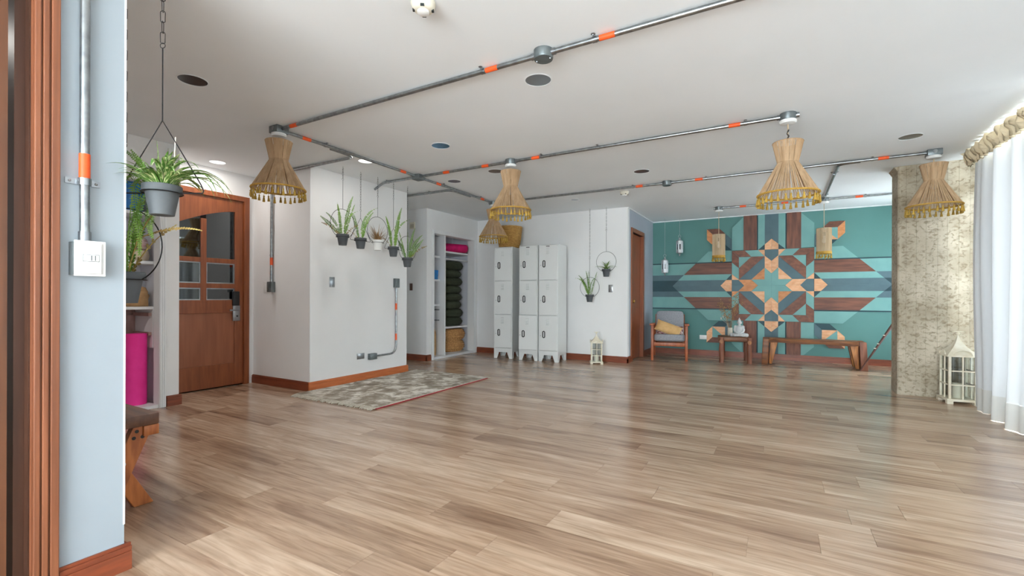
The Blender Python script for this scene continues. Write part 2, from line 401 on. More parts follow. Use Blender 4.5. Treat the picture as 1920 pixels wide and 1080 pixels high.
floor = struct(MB().box(-5.65, 1.95, -3.2, 9.0, -0.12, -0.005).build('floor', 'floor_wood'), 'brown wood plank floor of the studio')
struct(MB().box(-5.65, 1.95, -3.2, 9.0, 2.45, 2.57).build('ceiling', 'ceiling_paint'), 'flat off-white painted ceiling')
wall('wall_back', [(-2.13, XR, YB, 9.0, -0.1, 2.45)], 'teal_paint', 'teal painted back wall behind the wooden mosaic')
wall('wall_side', [(-2.13, -2.03, 7.3, 7.45, -0.1, 2.45), (-2.13, -2.03, 8.13, YB, -0.1, 2.45), (-2.13, -2.03, 7.45, 8.13, 2.09, 2.45)], 'side_paint', 'pale blue grey side wall around the brown inner door')
wall('wall_lockers', [(-5.43, -2.03, 7.2, 7.3, -0.1, 2.45)], 'white_paint', 'white wall behind the lockers')
CO0, CO1, COZ = 5.93, 7.08, 2.07
wall('wall_closet', [(-5.0, -4.86, 5.75, CO0, -0.1, 2.45), (-5.0, -4.86, CO1, 7.2, -0.1, 2.45), (-5.0, -4.86, CO0, CO1, COZ, 2.45)], 'white_paint', 'white wall around the built-in closet with green cushions')
wall('wall_recess', [(-5.43, -5.0, 5.75, 5.83, -0.1, 2.45)], 'white_paint', 'white recess wall behind the five hanging planters')
wall('wall_partition', [(-5.43, -4.39, 3.27, 4.78, -0.1, 2.45)], 'white_paint', 'white partition block behind the rug')
wall('wall_left', [(-5.65, -5.43, -1.3, 2.27, -0.1, 2.45), (-5.65, -5.43, 3.19, 7.3, -0.1, 2.45), (-5.65, -5.43, 2.27, 3.19, 2.165, 2.45)], 'white_paint', 'white wall around the panelled entrance door')
C1A, C1B, C1Z = 0.90, 2.085, 2.06
wall('wall_entry', [(-5.03, -4.93, -1.3, C1A, -0.1, 2.45), (-5.03, -4.93, C1B, 2.25, -0.1, 2.45), (-5.03, -4.93, C1A, C1B, C1Z, 2.45), (-5.43, -5.03, 2.15, 2.25, -0.1, 2.45), (-5.43, -5.03, 0.80, 0.90, -0.1, 2.45)], 'white_paint', 'white wall with the open shelf closet beside the entrance door')
wall('wall_hall', [(-5.43, -2.28, -1.4, -1.3, -0.1, 2.45)], 'white_paint', 'white wall closing the entry hall')
wall('wall_near', [(-2.28, -2.13, 0.535, 0.79, -0.1, 2.45), (-2.28, -2.13, -3.2, -0.45, -0.1, 2.45), (-2.28, -2.13, -0.45, 0.535, 2.10, 2.45)], 'blue_grey_paint', 'pale blue grey wall in the left foreground')
wall('wall_rear', [(-2.13, -2.0, -3.2, -3.1, -0.1, 2.45), (1.6, XR, -3.2, -3.1, -0.1, 2.45), (-2.0, 1.6, -3.2, -3.1, -0.1, 0.3), (-2.0, 1.6, -3.2, -3.1, 2.3, 2.45)], 'white_paint', 'white rear wall behind the viewer')
WIN = [(-2.65, 5.60), (6.9, 8.65)]
wb = [(XR, 1.95, -3.2, 9.0, -0.1, 0.1), (XR, 1.95, -3.2, 9.0, 2.33, 2.45), (XR, 1.95, -3.2, -2.65, 0.1, 2.33), (XR, 1.95, 5.60, 6.9, 0.1, 2.33), (XR, 1.95, 8.65, 9.0, 0.1, 2.33)]
wall('wall_right', wb, 'white_paint', 'white window wall behind the sheer curtains')
k = 0
for (a, b) in WIN + [('r', 0)]:
    k += 1
    fr = MB(); gl = []
    if a == 'r':
        x0, x1, z0, z1 = -2.0, 1.6, 0.3, 2.3
        for i in range(4):
            x = x0 + (x1-x0)*i/3; fr.box(max(x-0.025, x0), min(x+0.025, x1), -3.18, -3.12, z0, z1)
        fr.box(x0, x1, -3.18, -3.12, z0, z0+0.04); fr.box(x0, x1, -3.18, -3.12, z1-0.04, z1)
        f = struct(fr.build('window_%d' % k, 'white_trim'), 'unseen wide window added to the rear wall for fill light')  # out of view, added as the main fill light from behind the camera
        for i in range(3):
            MB().box(x0+(x1-x0)*i/3+0.025, x0+(x1-x0)*(i+1)/3-0.025, -3.152, -3.148, z0+0.04, z1-0.04).build('pane', 'window_glass', f)
    else:
        n = max(1, round((b-a)/1.48))
        for i in range(n+1):
            y = a + (b-a)*i/n; fr.box(1.87, 1.93, max(y-0.025, a), min(y+0.025, b), 0.1, 2.33)
        fr.box(1.87, 1.93, a, b, 0.1, 0.14); fr.box(1.87, 1.93, a, b, 2.29, 2.33)
        f = struct(fr.build('window_%d' % k, 'white_trim'), 'tall window behind the white sheer curtains' if k == 1 else 'window beside the teal wall behind the concrete column')
        for i in range(n):
            MB().box(1.898, 1.902, a+(b-a)*i/n+0.025, a+(b-a)*(i+1)/n-0.025, 0.14, 2.29).build('pane', 'window_glass', f)

# unseen backing added behind the doors to keep sky light out
wall('wall_door_backing', [(-5.75, -5.65, 2.0, 3.5, -0.1, 2.45)], 'white_paint', 'unseen backing added to block sky light behind the entrance door')
wall('wall_inner_backing', [(-2.9, -2.8, 7.3, 9.0, -0.1, 2.45), (-2.8, -2.13, 8.9, 9.0, -0.1, 2.45)], 'white_paint', 'unseen backing added to block sky light behind the brown inner door')

# board-marked concrete column with grooves between the boards
cm = MB(); X0, X1, Y0, Y1 = 1.13, XR, 6.38, 6.68
prof = []
xs = [X0]; bw = 0.083; x = X0
poly = [(X0, Y1), (X0, Y0+0.012), (X0+0.012, Y0)]
x = X0+0.07
while x < X1-0.03:
    poly += [(x-0.002, Y0), (x, Y0+0.0022), (x+0.002, Y0)]; x += random.uniform(0.075, 0.10)
poly += [(X1, Y0), (X1, Y1)]
cm.prism(poly, -0.1, 2.449, 'z')
struct(cm.build('wall_column', 'board_concrete'), 'raw board-marked concrete column beside the curtain')
struct(MB().prism([(X0-0.03, 2.449), (X0, 2.449), (X0, 2.40)], Y0+0.02, Y1, 'y').build('trim_1', 'board_concrete'), 'small concrete lip at the top of the column')

# baseboards: two-step profile
def baseboard(name, segs, mat, label):
    m = MB()
    for (x0, y0, x1, y1, nx, ny) in segs:      # run from p0 to p1, outward normal n
        for t, z0, z1 in ((0.018, 0.0, 0.068), (0.013, 0.068, 0.074), (0.017, 0.074, 0.088), (0.009, 0.088, 0.098)):
            a = (x0, y0); b = (x1, y1); c = (x1+nx*t, y1+ny*t); d = (x0+nx*t, y0+ny*t)
            m.hexa([(p[0], p[1], z0) for p in (a, b, c, d)], [(p[0], p[1], z1) for p in (a, b, c, d)])
    return struct(m.build(name, mat), label)
baseboard('baseboard_near', [(-2.13, 0.605, -2.13, 0.808, 1, 0), (-2.28, 0.79, -2.13, 0.79, 0, 1)], 'baseboard_wood', 'reddish brown baseboard of the foreground wall')
baseboard('baseboard_partition', [(-4.39, 3.252, -4.39, 4.798, 1, 0)], 'baseboard_light_wood', 'bright orange brown baseboard of the white partition')
baseboard('baseboard_alcove', [(-5.43, 3.27, -4.39, 3.27, 0, -1)], 'baseboard_wood', 'dark baseboard between the entrance door and the partition')
baseboard('baseboard_recess', [(-5.43, 5.75, -4.842, 5.75, 0, -1), (-4.86, 5.732, -4.86, 5.85, 1, 0)], 'baseboard_wood', 'brown baseboard beside the built-in closet')
baseboard('baseboard_lockers', [(-4.86, 7.2, -2.012, 7.2, 0, -1), (-2.03, 7.182, -2.03, 7.385, 1, 0)], 'baseboard_wood', 'brown baseboard behind the lockers')
baseboard('baseboard_back', [(-2.03, YB, XR, YB, 0, -1), (-2.03, 8.2, -2.03, YB, 1, 0)], 'baseboard_wood', 'dark brown baseboard under the teal wall')
baseboard('baseboard_entry', [(-4.93, 2.145, -4.93, 2.268, 1, 0), (-5.36, 2.25, -4.93, 2.25, 0, 1)], 'baseboard_wood', 'short brown baseboard between shelf closet and entrance door')
# thin white crown line and corner guards
struct(MB().box(-2.03, XR, YB-0.012, YB, 2.435, 2.45).box(-2.03, -2.018, 7.2, YB, 2.435, 2.45).build('trim_2', 'white_trim'), 'thin white strip along the ceiling over the teal wall')
struct(MB().box(-2.036, -2.028, 7.197, 7.2, 0.22, 2.27).build('trim_3', 'white_trim'), 'white corner strip beside the inner door')
struct(MB().box(-2.133, -2.1285, 0.786, 0.792, 0.17, 2.449).build('trim_4', 'white_trim'), 'pale corner strip on the foreground wall end')
struct(MB().box(-4.394, -4.387, 3.266, 3.276, 0.2, 2.33).build('trim_5', 'white_trim'), 'white corner strip on the partition edge')

# ------------------------------------------------------------------ floor planks
fwd = Vector((-sin(YAW), cos(YAW), 0)); rgt = Vector((cos(YAW), sin(YAW), 0))
def vis_size(x, y):
    d = Vector((x, y, 0)); a = d.dot(fwd)
    if a < 1.3: return 0
    if abs(d.dot(rgt)/a) > 1.22: return 0
    return 1/a
PW, PG = 0.178, 0.0012
planks = []
y = -3.1; row = 0
rp = random.Random(3)
while y < 8.95:
    x = -5.43 - rp.uniform(0, 1.1)
    while x < 1.85:
        L_ = rp.choice((1.22, 1.22, 1.22, 0.92)); a, b = max(x, -5.43), min(x+L_, 1.85)
        if b - a > 0.02: planks.append((a, b, y, min(y+PW, 8.9)))
        x += L_
    y += PW
def blocked(px, py):
    return (px < -4.45 and 3.2 < py < 4.8) or (px < -4.9 and py > 5.75) or (py > 7.2 and px < -2.05) or (px < -2.2 and py < 0.75) or (px < -4.95 and py < 2.2) or (px < -4.4 and 4.78 < py < 5.7) or px > 1.72 and py < 6.6
sz = sorted(range(len(planks)), key=lambda i: -(0 if blocked((planks[i][0]+planks[i][1])/2, (planks[i][2]+planks[i][3])/2) else max(vis_size(planks[i][0], planks[i][2]), vis_size(planks[i][1], planks[i][3]), vis_size((planks[i][0]+planks[i][1])/2, planks[i][2]))))
cache = {}
rest = MB()
for q, i in enumerate(sz):
    a, b, y0, y1 = planks[i]
    if q < 298:
        key = (round(b-a, 4), round(y1-y0, 4))
        if key not in cache: cache[key] = MB().box(PG/2, b-a-PG/2, PG/2, y1-y0-PG/2, -0.005, 0.0).mesh('plank', 'floor_wood')
        inst('plank', cache[key], floor, (a, y0, 0))
    else: rest.box(a+PG/2, b-PG/2, y0+PG/2, y1-PG/2, -0.005, 0.0)
ro = rest.build('plank_field', 'floor_wood', floor); ro['kind'] = 'stuff'
#==SECTION2==
# ------------------------------------------------------------------ doors
# entrance door with arched glazing
d1 = struct(bpy.data.objects.new('door_1', None), 'reddish wooden entrance door with arched glass panes and lower panel'); col.objects.link(d1)
XD = -5.43
fm = MB().box(XD-0.1, XD+0.02, 3.15, 3.21, 0, 2.19).box(XD-0.1, XD+0.02, 2.252, 2.31, 0, 2.19).box(XD-0.1, XD+0.02, 2.31, 3.15, 2.135, 2.19)
fm.build('door_frame', 'door_wood', d1)
xa, xb = XD-0.045, XD-0.003        # leaf faces
def archz(y): return 2.0 - 0.2*(max(0.0, 3.055-y)/0.6)**1.5
for y0, y1, nm in ((2.312, 2.385, 'stile'), (3.055, 3.148, 'stile')):
    MB().box(xa, xb, y0, y1, 0.012, 2.133).build(nm, 'door_wood', d1, bevel=0.003)
MB().box(xa, xb, 2.69, 2.748, 0.96, 1.88).build('mullion', 'door_wood', d1, bevel=0.003)
ys = [2.385 + (3.055-2.385)*i/14 for i in range(15)]
MB().prism([(2.385, 2.133), (3.055, 2.133)] + [(y, archz(y)) for y in reversed(ys)], xa, xb, 'x').build('arched_head', 'door_wood', d1)
for z0, z1 in ((1.40, 1.452), (1.118, 1.17), (0.84, 0.985), (0.012, 0.265)):
    MB().box(xa, xb-0.001, 2.385, 3.055, z0, z1).build('rail', 'door_wood', d1, bevel=0.003)
pn = MB().box(xa+0.008, xb-0.014, 2.385, 3.055, 0.265, 0.84)
pn.build('lower_panel', 'door_panel_wood', d1)
for y0, y1 in ((2.385, 2.69), (2.748, 3.055)):
    yy = [y0 + (y1-y0)*i/6 for i in range(7)]
    MB().prism([(y0, 1.452), (y1, 1.452)] + [(y, archz(y)) for y in reversed(yy)], xa+0.012, xb-0.016, 'x').build('pane', 'tinted_pane', d1)
    for z0, z1 in ((1.17, 1.40), (0.985, 1.118)):
        p = MB().box(xa+0.012, xb-0.016, y0, y1, z0, z1).build('pane', 'tinted_pane', d1)
        b = 0.012
        MB().box(xb-0.016, xb-0.010, y0, y0+b, z0, z1).box(xb-0.016, xb-0.010, y1-b, y1, z0, z1).box(xb-0.016, xb-0.010, y0+b, y1-b, z0, z0+b).box(xb-0.016, xb-0.010, y0+b, y1-b, z1-b, z1).build('bevelled_edge', 'steel', p)
lk = rbox(xb, xb+0.028, 3.02, 3.095, 0.92, 1.085, 'digital_lock', 'black_plastic', d1, 0.006); lk['label'] = 'black electronic lock housing'
lp = rbox(xb, xb+0.018, 3.025, 3.105, 0.745, 0.92, 'lock_plate', 'steel', d1, 0.003)
MB().tube([(xb+0.018, 3.075, 0.872), (xb+0.055, 3.075, 0.872), (xb+0.06, 3.05, 0.872), (xb+0.06, 2.965, 0.868)], 0.009, 8).build('lever_handle', 'steel', d1, smooth=True)
MB().lathe([(0.010, 0), (0.010, 0.006)], 10).build('keyhole', 'black_plastic', lp, (xb+0.017, 3.07, 0.80), (0, pi/2, 0))
# brown inner door in the side wall
d2 = struct(bpy.data.objects.new('door_2', None), 'reddish brown inner door with brass knob in the side wall'); col.objects.link(d2)
MB().box(-2.13, -2.012, 7.388, 7.452, 0, 2.155).box(-2.13, -2.012, 8.128, 8.195, 0, 2.155).box(-2.13, -2.012, 7.452, 8.128, 2.09, 2.155).build('door_frame', 'door_wood', d2)
lf = MB().box(-2.11, -2.075, 7.455, 8.125, 0.01, 2.087).build('leaf', 'door_wood', d2)
for z0, z1 in ((0.15, 0.85), (1.0, 1.95)):
    MB().box(-2.075, -2.070, 7.55, 8.03, z0, z1).build('raised_panel', 'door_wood', lf, bevel=0.002)
MB().lathe([(0.032, 0), (0.032, 0.006), (0.012, 0.012), (0.012, 0.035), (0.026, 0.045), (0.03, 0.06), (0.02, 0.074), (0.001, 0.078)], 14).build('knob', 'brass', d2, (-2.075, 7.525, 0.968), (0, pi/2, 0), smooth=True)
# brown door in the left foreground
d3 = struct(bpy.data.objects.new('door_3', None), 'dark brown wooden door with fluted casing in the left foreground'); col.objects.link(d3)
cs = MB().box(-2.13, -2.112, 0.535, 0.603, 0, 2.17).box(-2.13, -2.112, -0.515, -0.452, 0, 2.17).box(-2.13, -2.112, -0.452, 0.540, 2.105, 2.17)
cas = cs.build('casing', 'casing_wood', d3)
for y0, y1 in ((0.5375, 0.5540), (0.5580, 0.5745), (0.5785, 0.6015)):
    MB().box(-2.112, -2.1035, y0, y1, 0, 2.168).build('casing_bead', 'casing_wood', cas, bevel=0.003)
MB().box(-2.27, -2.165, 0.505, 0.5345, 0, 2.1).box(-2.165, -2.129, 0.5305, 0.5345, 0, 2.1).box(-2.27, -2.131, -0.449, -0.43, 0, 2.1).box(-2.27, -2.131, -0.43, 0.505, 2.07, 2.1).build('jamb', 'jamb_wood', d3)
lf = MB().box(-2.20, -2.155, -0.428, 0.4885, 0.008, 2.068).build('leaf', 'dark_door_wood', d3)
MB().box(-2.155, -2.148, -0.30, 0.36, 0.2, 0.9).build('raised_panel', 'dark_door_wood', lf, bevel=0.002)
MB().box(-2.155, -2.148, -0.30, 0.36, 1.05, 1.95).build('raised_panel', 'dark_door_wood', lf, bevel=0.002)

# ------------------------------------------------------------------ wooden wall mosaic
UX, UZ = -0.076, 1.242
art = thing('wooden_wall_mosaic', 'teal, brown and peach geometric wood mosaic star mounted on the teal wall', 'wall art', (UX, YB, UZ))
UL, UR, UB, UT = -2.03 - UX + 0.002, XR - UX - 0.002, 0.10 - UZ, 2.435 - UZ
def piece(poly, mat, t, name='tile'):
    cx = sum(p[0] for p in poly)/len(poly); cz = sum(p[1] for p in poly)/len(poly)
    q = []
    for x, z in poly:
        d = math.hypot(x-cx, z-cz); k = max(0.0, 1-0.0014/d) if d else 1
        q.append((cx+(x-cx)*k, cz+(z-cz)*k))
    MB().prism(q, -t, 0.0, 'y').build(name, mat, art)
def four(poly, mat, t, name='tile', mats=None):
    for i, (sx, sz) in enumerate(((-1, 1), (1, 1), (-1, -1), (1, -1))):
        piece([(sx*x, sz*z) for x, z in poly], mats[i] if mats else mat, t, name)
def lr(poly, mat, t, name='tile'):       # mirror left/right only
    for sx in (-1, 1): piece([(sx*x, z) for x, z in poly], mat, t, name)
T0, T1, T2 = 0.012, 0.020, 0.030
for s, U in ((-1, UL), (1, UR)):
    e = abs(U)
    piece([(s*e, 0.1), (s*1.49, 0.1), (s*1.59, 0), (s*1.49, -0.1), (s*e, -0.1)], 'mosaic_navy', T0, 'board')
    for v in (1, -1):
        piece([(s*e, v*0.1), (s*1.49, v*0.1), (s*1.39, v*0.2), (s*e, v*0.2)], 'mosaic_slate', T0, 'board')
        piece([(s*e, v*0.2), (s*1.39, v*0.2), (s*1.19, v*0.4), (s*e, v*0.4)], 'mosaic_teal', T0+0.004, 'board')
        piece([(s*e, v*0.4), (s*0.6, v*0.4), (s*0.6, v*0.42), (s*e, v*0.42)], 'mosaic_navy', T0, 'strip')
        piece([(s*0.69, v*0.1), (s*0.78, 0), (s*1.59, 0), (s*1.49, v*0.1)], 'mosaic_slate', T2, 'board')
        piece([(s*0.6, v*0.2), (s*0.69, v*0.1), (s*1.49, v*0.1), (s*1.39, v*0.2)], 'mosaic_teal', T2, 'board')
        piece([(s*0.6, v*0.2), (s*1.39, v*0.2), (s*1.19, v*0.4), (s*0.6, v*0.4)], 'mosaic_brown_h', T2+0.004, 'board')
        piece([(s*0.6, v*0.42), (s*1.17, v*0.42), (s*0.98, v*0.61), (s*0.6, v*0.61)], 'mosaic_teal', T1, 'board')
        piece([(s*0.6, v*0.2), (s*0.6, v*0.1), (s*0.69, v*0.1)], 'mosaic_navy', T2)
        V = UT if v > 0 else -UB
        piece([(s*0.1, v*0.69), (0, v*0.78), (0, v*V), (s*0.1, v*V)], 'mosaic_slate', T2, 'board')
        piece([(s*0.2, v*0.6), (s*0.1, v*0.69), (s*0.1, v*V), (s*0.2, v*V)], 'mosaic_teal', T2, 'board')
        piece([(s*0.2, v*0.6), (s*0.218, v*0.6), (s*0.218, v*V), (s*0.2, v*V)], 'mosaic_navy', T0, 'strip')  # navy strip stands in for the shadowed gap beside the brown board
        piece([(s*0.218, v*0.6), (s*0.42, v*0.6), (s*0.42, v*V), (s*0.218, v*V)], 'mosaic_brown_v', T2+0.004, 'board')
        c = min(V, 1.18)
        piece([(s*0.42, v*0.61), (s*0.6, v*0.61), (s*0.6, v*1.0), (s*(1.6-c), v*c), (s*0.42, v*c)], 'mosaic_teal', T1+0.004, 'board')
        piece([(s*0.2, v*0.6), (s*0.1, v*0.6), (s*0.1, v*0.69)], 'mosaic_navy', T2)
        # star point houses
        piece([(0, v*0.6), (s*0.1, v*0.6), (s*0.1, v*0.69), (0, v*0.78)], 'mosaic_peach', T2+0.004)
        piece([(s*0.6, 0), (s*0.6, v*0.1), (s*0.69, v*0.1), (s*0.78, 0)], 'mosaic_peach', T2+0.004)
        # slate pents and chevrons, vertical then horizontal
        piece([(0, v*0.6), (s*0.1, v*0.6), (s*0.1, v*0.5), (0, v*0.41)], 'mosaic_slate', T2)
        piece([(s*0.6, 0), (s*0.6, v*0.1), (s*0.5, v*0.1), (s*0.41, 0)], 'mosaic_slate', T2)
        piece([(0, v*0.41), (s*0.1, v*0.5), (s*0.1, v*0.3), (0, v*0.2)], 'mosaic_peach', T2)
        piece([(s*0.41, 0), (s*0.5, v*0.1), (s*0.3, v*0.1), (s*0.2, 0)], 'mosaic_orange' if s < 0 else 'mosaic_peach', T2)
        piece([(0, 0), (0, v*0.2), (s*0.1, v*0.3), (s*0.1, v*0.1), (s*0.3, v*0.1), (s*0.2, 0)], 'mosaic_teal', T2)
four([(0.6, 0.6), (0.4, 0.6), (0.3, 0.49), (0.49, 0.49)], 'mosaic_brown', T2)
four([(0.6, 0.6), (0.49, 0.49), (0.49, 0.3), (0.6, 0.4)], 'mosaic_brown', T2)
four([(0.49, 0.49), (0.3, 0.49), (0.49, 0.3)], 'mosaic_teal', T2)
four([(0.4, 0.6), (0.2, 0.6), (0.1, 0.49), (0.3, 0.49)], 'mosaic_teal', T2)
four([(0.6, 0.4), (0.49, 0.3), (0.49, 0.1), (0.6, 0.2)], 'mosaic_teal', T2)
four([(0.2, 0.6), (0.1, 0.6), (0.1, 0.49)], 'mosaic_peach', T2)
four([(0.6, 0.2), (0.49, 0.1), (0.6, 0.1)], 'mosaic_peach', T2, mats=['mosaic_peach', 'mosaic_peach', 'mosaic_orange', 'mosaic_peach'])
four([(0.3, 0.49), (0.1, 0.49), (0.49, 0.1), (0.49, 0.3)], 'mosaic_brown', T2+0.003)
four([(0.1, 0.49), (0.1, 0.3), (0.3, 0.1), (0.49, 0.1)], 'mosaic_slate', T2)
four([(0.1, 0.3), (0.1, 0.1), (0.3, 0.1)], 'mosaic_peach', T2, mats=['mosaic_orange', 'mosaic_peach', 'mosaic_peach', 'mosaic_orange'])
for s, v in ((-1, 1), (1, 1), (-1, -1), (1, -1)):       # folded-ribbon cubes in the four corners
    a0, a1, b0, b1 = 0.705, 0.91, 0.72, 0.91
    def g(*p): return [(s*x, v*z) for x, z in p]
    outer_h = 'mosaic_brown' if v > 0 else 'mosaic_brown'
    piece(g((a0, b1), (a1, b1), (a1+0.095, b1+0.095), (a0+0.095, b1+0.095)), outer_h, T1, 'tile')
    piece(g((a1, b0), (a1, b1), (a1+0.095, b1+0.095), (a1+0.095, b0+0.095)), 'mosaic_orange' if v > 0 else 'mosaic_peach', T1)
    piece(g((a0, b0), (a0, b1), (a0-0.1, b1-0.1), (a0-0.1, b0-0.1)), 'mosaic_slate', T1)
    piece(g((a0, b0), (a1, b0), (a1-0.1, b0-0.1), (a0-0.1, b0-0.1)), 'mosaic_navy', T1)
    if v > 0:
        piece(g((a0, b1), (a1, b1), (a1, b0)), 'mosaic_teal', T1); piece(g((a0, b1), (a0, b0), (a1, b0)), 'mosaic_peach', T1)
    elif s < 0:
        piece(g((a1, b0), (a0, b0), (a0, b1)), 'mosaic_peach', T1); piece(g((a1, b0), (a1, b1), (a0, b1)), 'mosaic_teal', T1)
    else:
        piece(g((a0, b0), (a1, b0), (a0, b1)), 'mosaic_peach', T1); piece(g((a1, b0), (a1, b1), (a0, b1)), 'mosaic_teal', T1)

# ------------------------------------------------------------------ curtains
def curtain(y0, y1, seed, label, cx=1.64, cmat='curtain_sheer'):
    rc = random.Random(seed)
    t = thing('sheer_curtain', label, 'curtain', (cx, (y0+y1)/2, 0), 0, 'sheer curtains along the window wall')
    n = int((y1-y0)/0.018); ph = rc.uniform(0, 6)
    def off(y, z):
        f = 0.050*sin(2*pi*y/0.36 + ph + 0.6*sin(y*2.1)) + 0.022*sin(2*pi*y/0.147 + ph*2)
        k = 0.55 + 0.45*min(1, max(0, (2.3-z)/1.2))
        return f*k + 0.015*sin(z*1.7+y*3)
    def sheet(z0, z1, m, lift=0.0):
        vs = []; fs = []
        for j in range(m+1):
            z = z0 + (z1-z0)*j/m
            for i in range(n+1):
                y = y0 + (y1-y0)*i/n
                vs.append((-off(y, z) - lift, y-(y0+y1)/2, z))
        for j in range(m):
            for i in range(n):
                a = j*(n+1)+i; fs.append((a, a+1, a+n+2, a+n+1))
        mb = MB(); mb.add(vs, fs); return mb
    sheet(0.21, 2.32, 10).build('drape', cmat, t, smooth='full')
    sheet(0.004, 0.212, 2, 0.003).build('hem', 'curtain_hem', t, smooth='full')
    # gathered ruffle header
    vs = []; fs = []; n2 = n*2
    for j in range(5):
        z = 2.29 + 0.135*j/4
        for i in range(n2+1):
            y = y0 + (y1-y0)*i/n2
            r = (0.010 + 0.030*j/4)*sin(2*pi*y/0.085 + 1.6*sin(y*13) + j*0.5) + 0.016*sin(2*pi*y/0.043 + j*2.1 + sin(y*7))
            vs.append((-0.055 - r - (0.02 if j in (2, 3) else 0), y-(y0+y1)/2, z + 0.014*sin(y*55+j*1.3)*(1 if j else 0.3)))
    for j in range(4):
        for i in range(n2):
            a = j*(n2+1)+i; fs.append((a, a+1, a+n2+2, a+n2+1))
    mb = MB(); mb.add(vs, fs); mb.build('ruffled_header', 'curtain_header', t, smooth='full')
curtain(4.30, 6.02, 3, 'white sheer curtain with beige ruffled header next to the concrete column')
curtain(6.72, 8.72, 12, 'unseen sheer curtain added to tune light from the window behind the column', 1.765, 'curtain_diffuser')  # out of view, added to even out the light on the teal wall
curtain(2.30, 4.27, 9, 'white sheer curtain, second panel from the concrete column, beyond the right edge')
curtain(0.10, 2.27, 5, 'white sheer curtain, third panel from the concrete column, out of view')
curtain(-2.6, 0.07, 6, 'white sheer curtain farthest from the concrete column, behind the viewer')

# ------------------------------------------------------------------ rug
rug = thing('rug', 'mottled grey beige fringed rug lying along the white partition', 'rug', (-3.75, 3.99, 0))
rm = MB(); nx, ny = 12, 20; vs = []; fs = []
for j in range(ny+1):
    for i in range(nx+1):
        vs.append((-0.585+1.17*i/nx, -0.93+1.86*j/ny, 0.020+0.002*sin(i*1.3+j*0.7)))
for j in range(ny):
    for i in range(nx):
        a = j*(nx+1)+i; fs.append((a, a+1, a+nx+2, a+nx+1))
rm.add(vs, fs); rm.build('pile', 'rug_pile', rug, smooth='full')
MB().box(-0.585, 0.587, -0.93, 0.93, 0.001, 0.012).build('backing', 'rug_backing', rug)
MB().box(-0.585, 0.588, -0.932, 0.932, 0.012, 0.0185).build('edge_binding', 'rug_fringe', rug)
rr = random.Random(2)
for s in (-1, 1):
    fm = MB()
    for i in range(130):
        x = -0.58+1.16*i/129; l = rr.uniform(0.04, 0.075); dx = rr.uniform(-0.02, 0.02)
        fm.tube([(x, s*0.925, 0.016), (x+dx*0.4, s*(0.93+l*0.5), 0.012), (x+dx, s*(0.93+l), 0.004)], 0.0045, 4)
    o = fm.build('fringe', 'rug_fringe', rug); o['kind'] = 'stuff'

# ------------------------------------------------------------------ ceiling conduit
ZC = 2.428; RC = 0.0145
def conduit(label, path, bands=(), clamps=(), r=RC):
    t = thing('conduit', label, 'conduit', path[0], 0, 'galvanized electrical conduits')
    o = Vector(path[0]); P = [Vector(p)-o for p in path]
    # round the corners
    Q = [P[0]]
    for i in range(1, len(P)-1):
        a, b, c = P[i-1], P[i], P[i+1]; d = min(0.11, (a-b).length*0.45, (c-b).length*0.45)
        p0 = b+(a-b).normalized()*d; p1 = b+(c-b).normalized()*d
        for k in range(7):
            s = k/6; Q.append(p0*(1-s)**2 + b*2*s*(1-s) + p1*s*s)
    Q.append(P[-1])
    MB().tube(Q, r, 10).build('pipe', 'galvanized', t, smooth=True)
    def along(pt, ln, rr_, nm, mat):
        pt = Vector(pt)-o
        best = min(range(len(P)-1), key=lambda i: ((P[i]+P[i+1])/2-pt).length if False else dist_seg(pt, P[i], P[i+1]))
        dr = (P[best+1]-P[best]).normalized()
        return MB().tube([pt-dr*ln/2, pt+dr*ln/2], rr_, 12).build(nm, mat, t, smooth=True), dr, pt
    for b in bands: along(b, 0.085, r+0.0012, 'orange_band', 'orange_tape')
    for c in clamps:
        cl, dr, pt = along(c, 0.022, r+0.003, 'clamp', 'steel')
        sd = dr.cross(Vector((0, 0, 1)))
        wallv = None
        if sd.length > 0.5:
            sd.normalize()
            m = MB()
            for s in (-1, 1):
                q = pt + sd*s*0.028 + Vector((0, 0, 0.016))
                m.ball(q, 0.013, 8, 4, (1, 1, 0.3)); m.ball(q-Vector((0, 0, 0.004)), 0.005, 6, 4)
            m.build('screw_tab', 'steel', cl)
    return t
def dist_seg(p, a, b):
    d = b-a; u = max(0, min(1, (p-a).dot(d)/d.dot(d))); return (a+d*u-p).length
YA, YB2, YC_, YD = 2.40, 4.145, 5.84, 7.88
XJ = -3.63
conduit('front conduit from the lamp box by the alcove to the round junction box', [(-3.565, YA, ZC), (-1.225, YA, ZC)], [(-3.43, YA, ZC), (-1.52, YA, ZC)], [(-1.585, YA, ZC)])
conduit('front conduit from the round junction box to the window wall', [(-1.113, YA, ZC), (1.50, YA, ZC)], [(-0.79, YA, ZC), (1.2, YA, ZC)], [(-0.86, YA, ZC)])
conduit('conduit from the nearest lamp box toward the junction box over the partition', [(XJ, 2.455, ZC), (XJ, 4.085, ZC)], [(XJ, 2.66, ZC), (XJ, 3.88, ZC)], [(XJ, 2.86, ZC)])
conduit('conduit from the partition junction box toward the lamp by the lockers', [(XJ-0.01, 4.205, ZC), (XJ-0.03, 5.785, ZC)], [(XJ-0.012, 4.52, ZC), (XJ-0.025, 5.52, ZC)], [(XJ-0.012, 4.60, ZC), (XJ-0.025, 5.45, ZC)])
conduit('bent conduit crossing to the alcove wall and dropping to its switch box', [(XJ-0.04, 2.95, ZC), (XJ-0.04, 3.245, ZC), (-5.04, 3.245, ZC), (-5.04, 3.245, 1.196)], [(-5.04, 3.245, 1.43)], [(-5.04, 3.245, 1.50)])
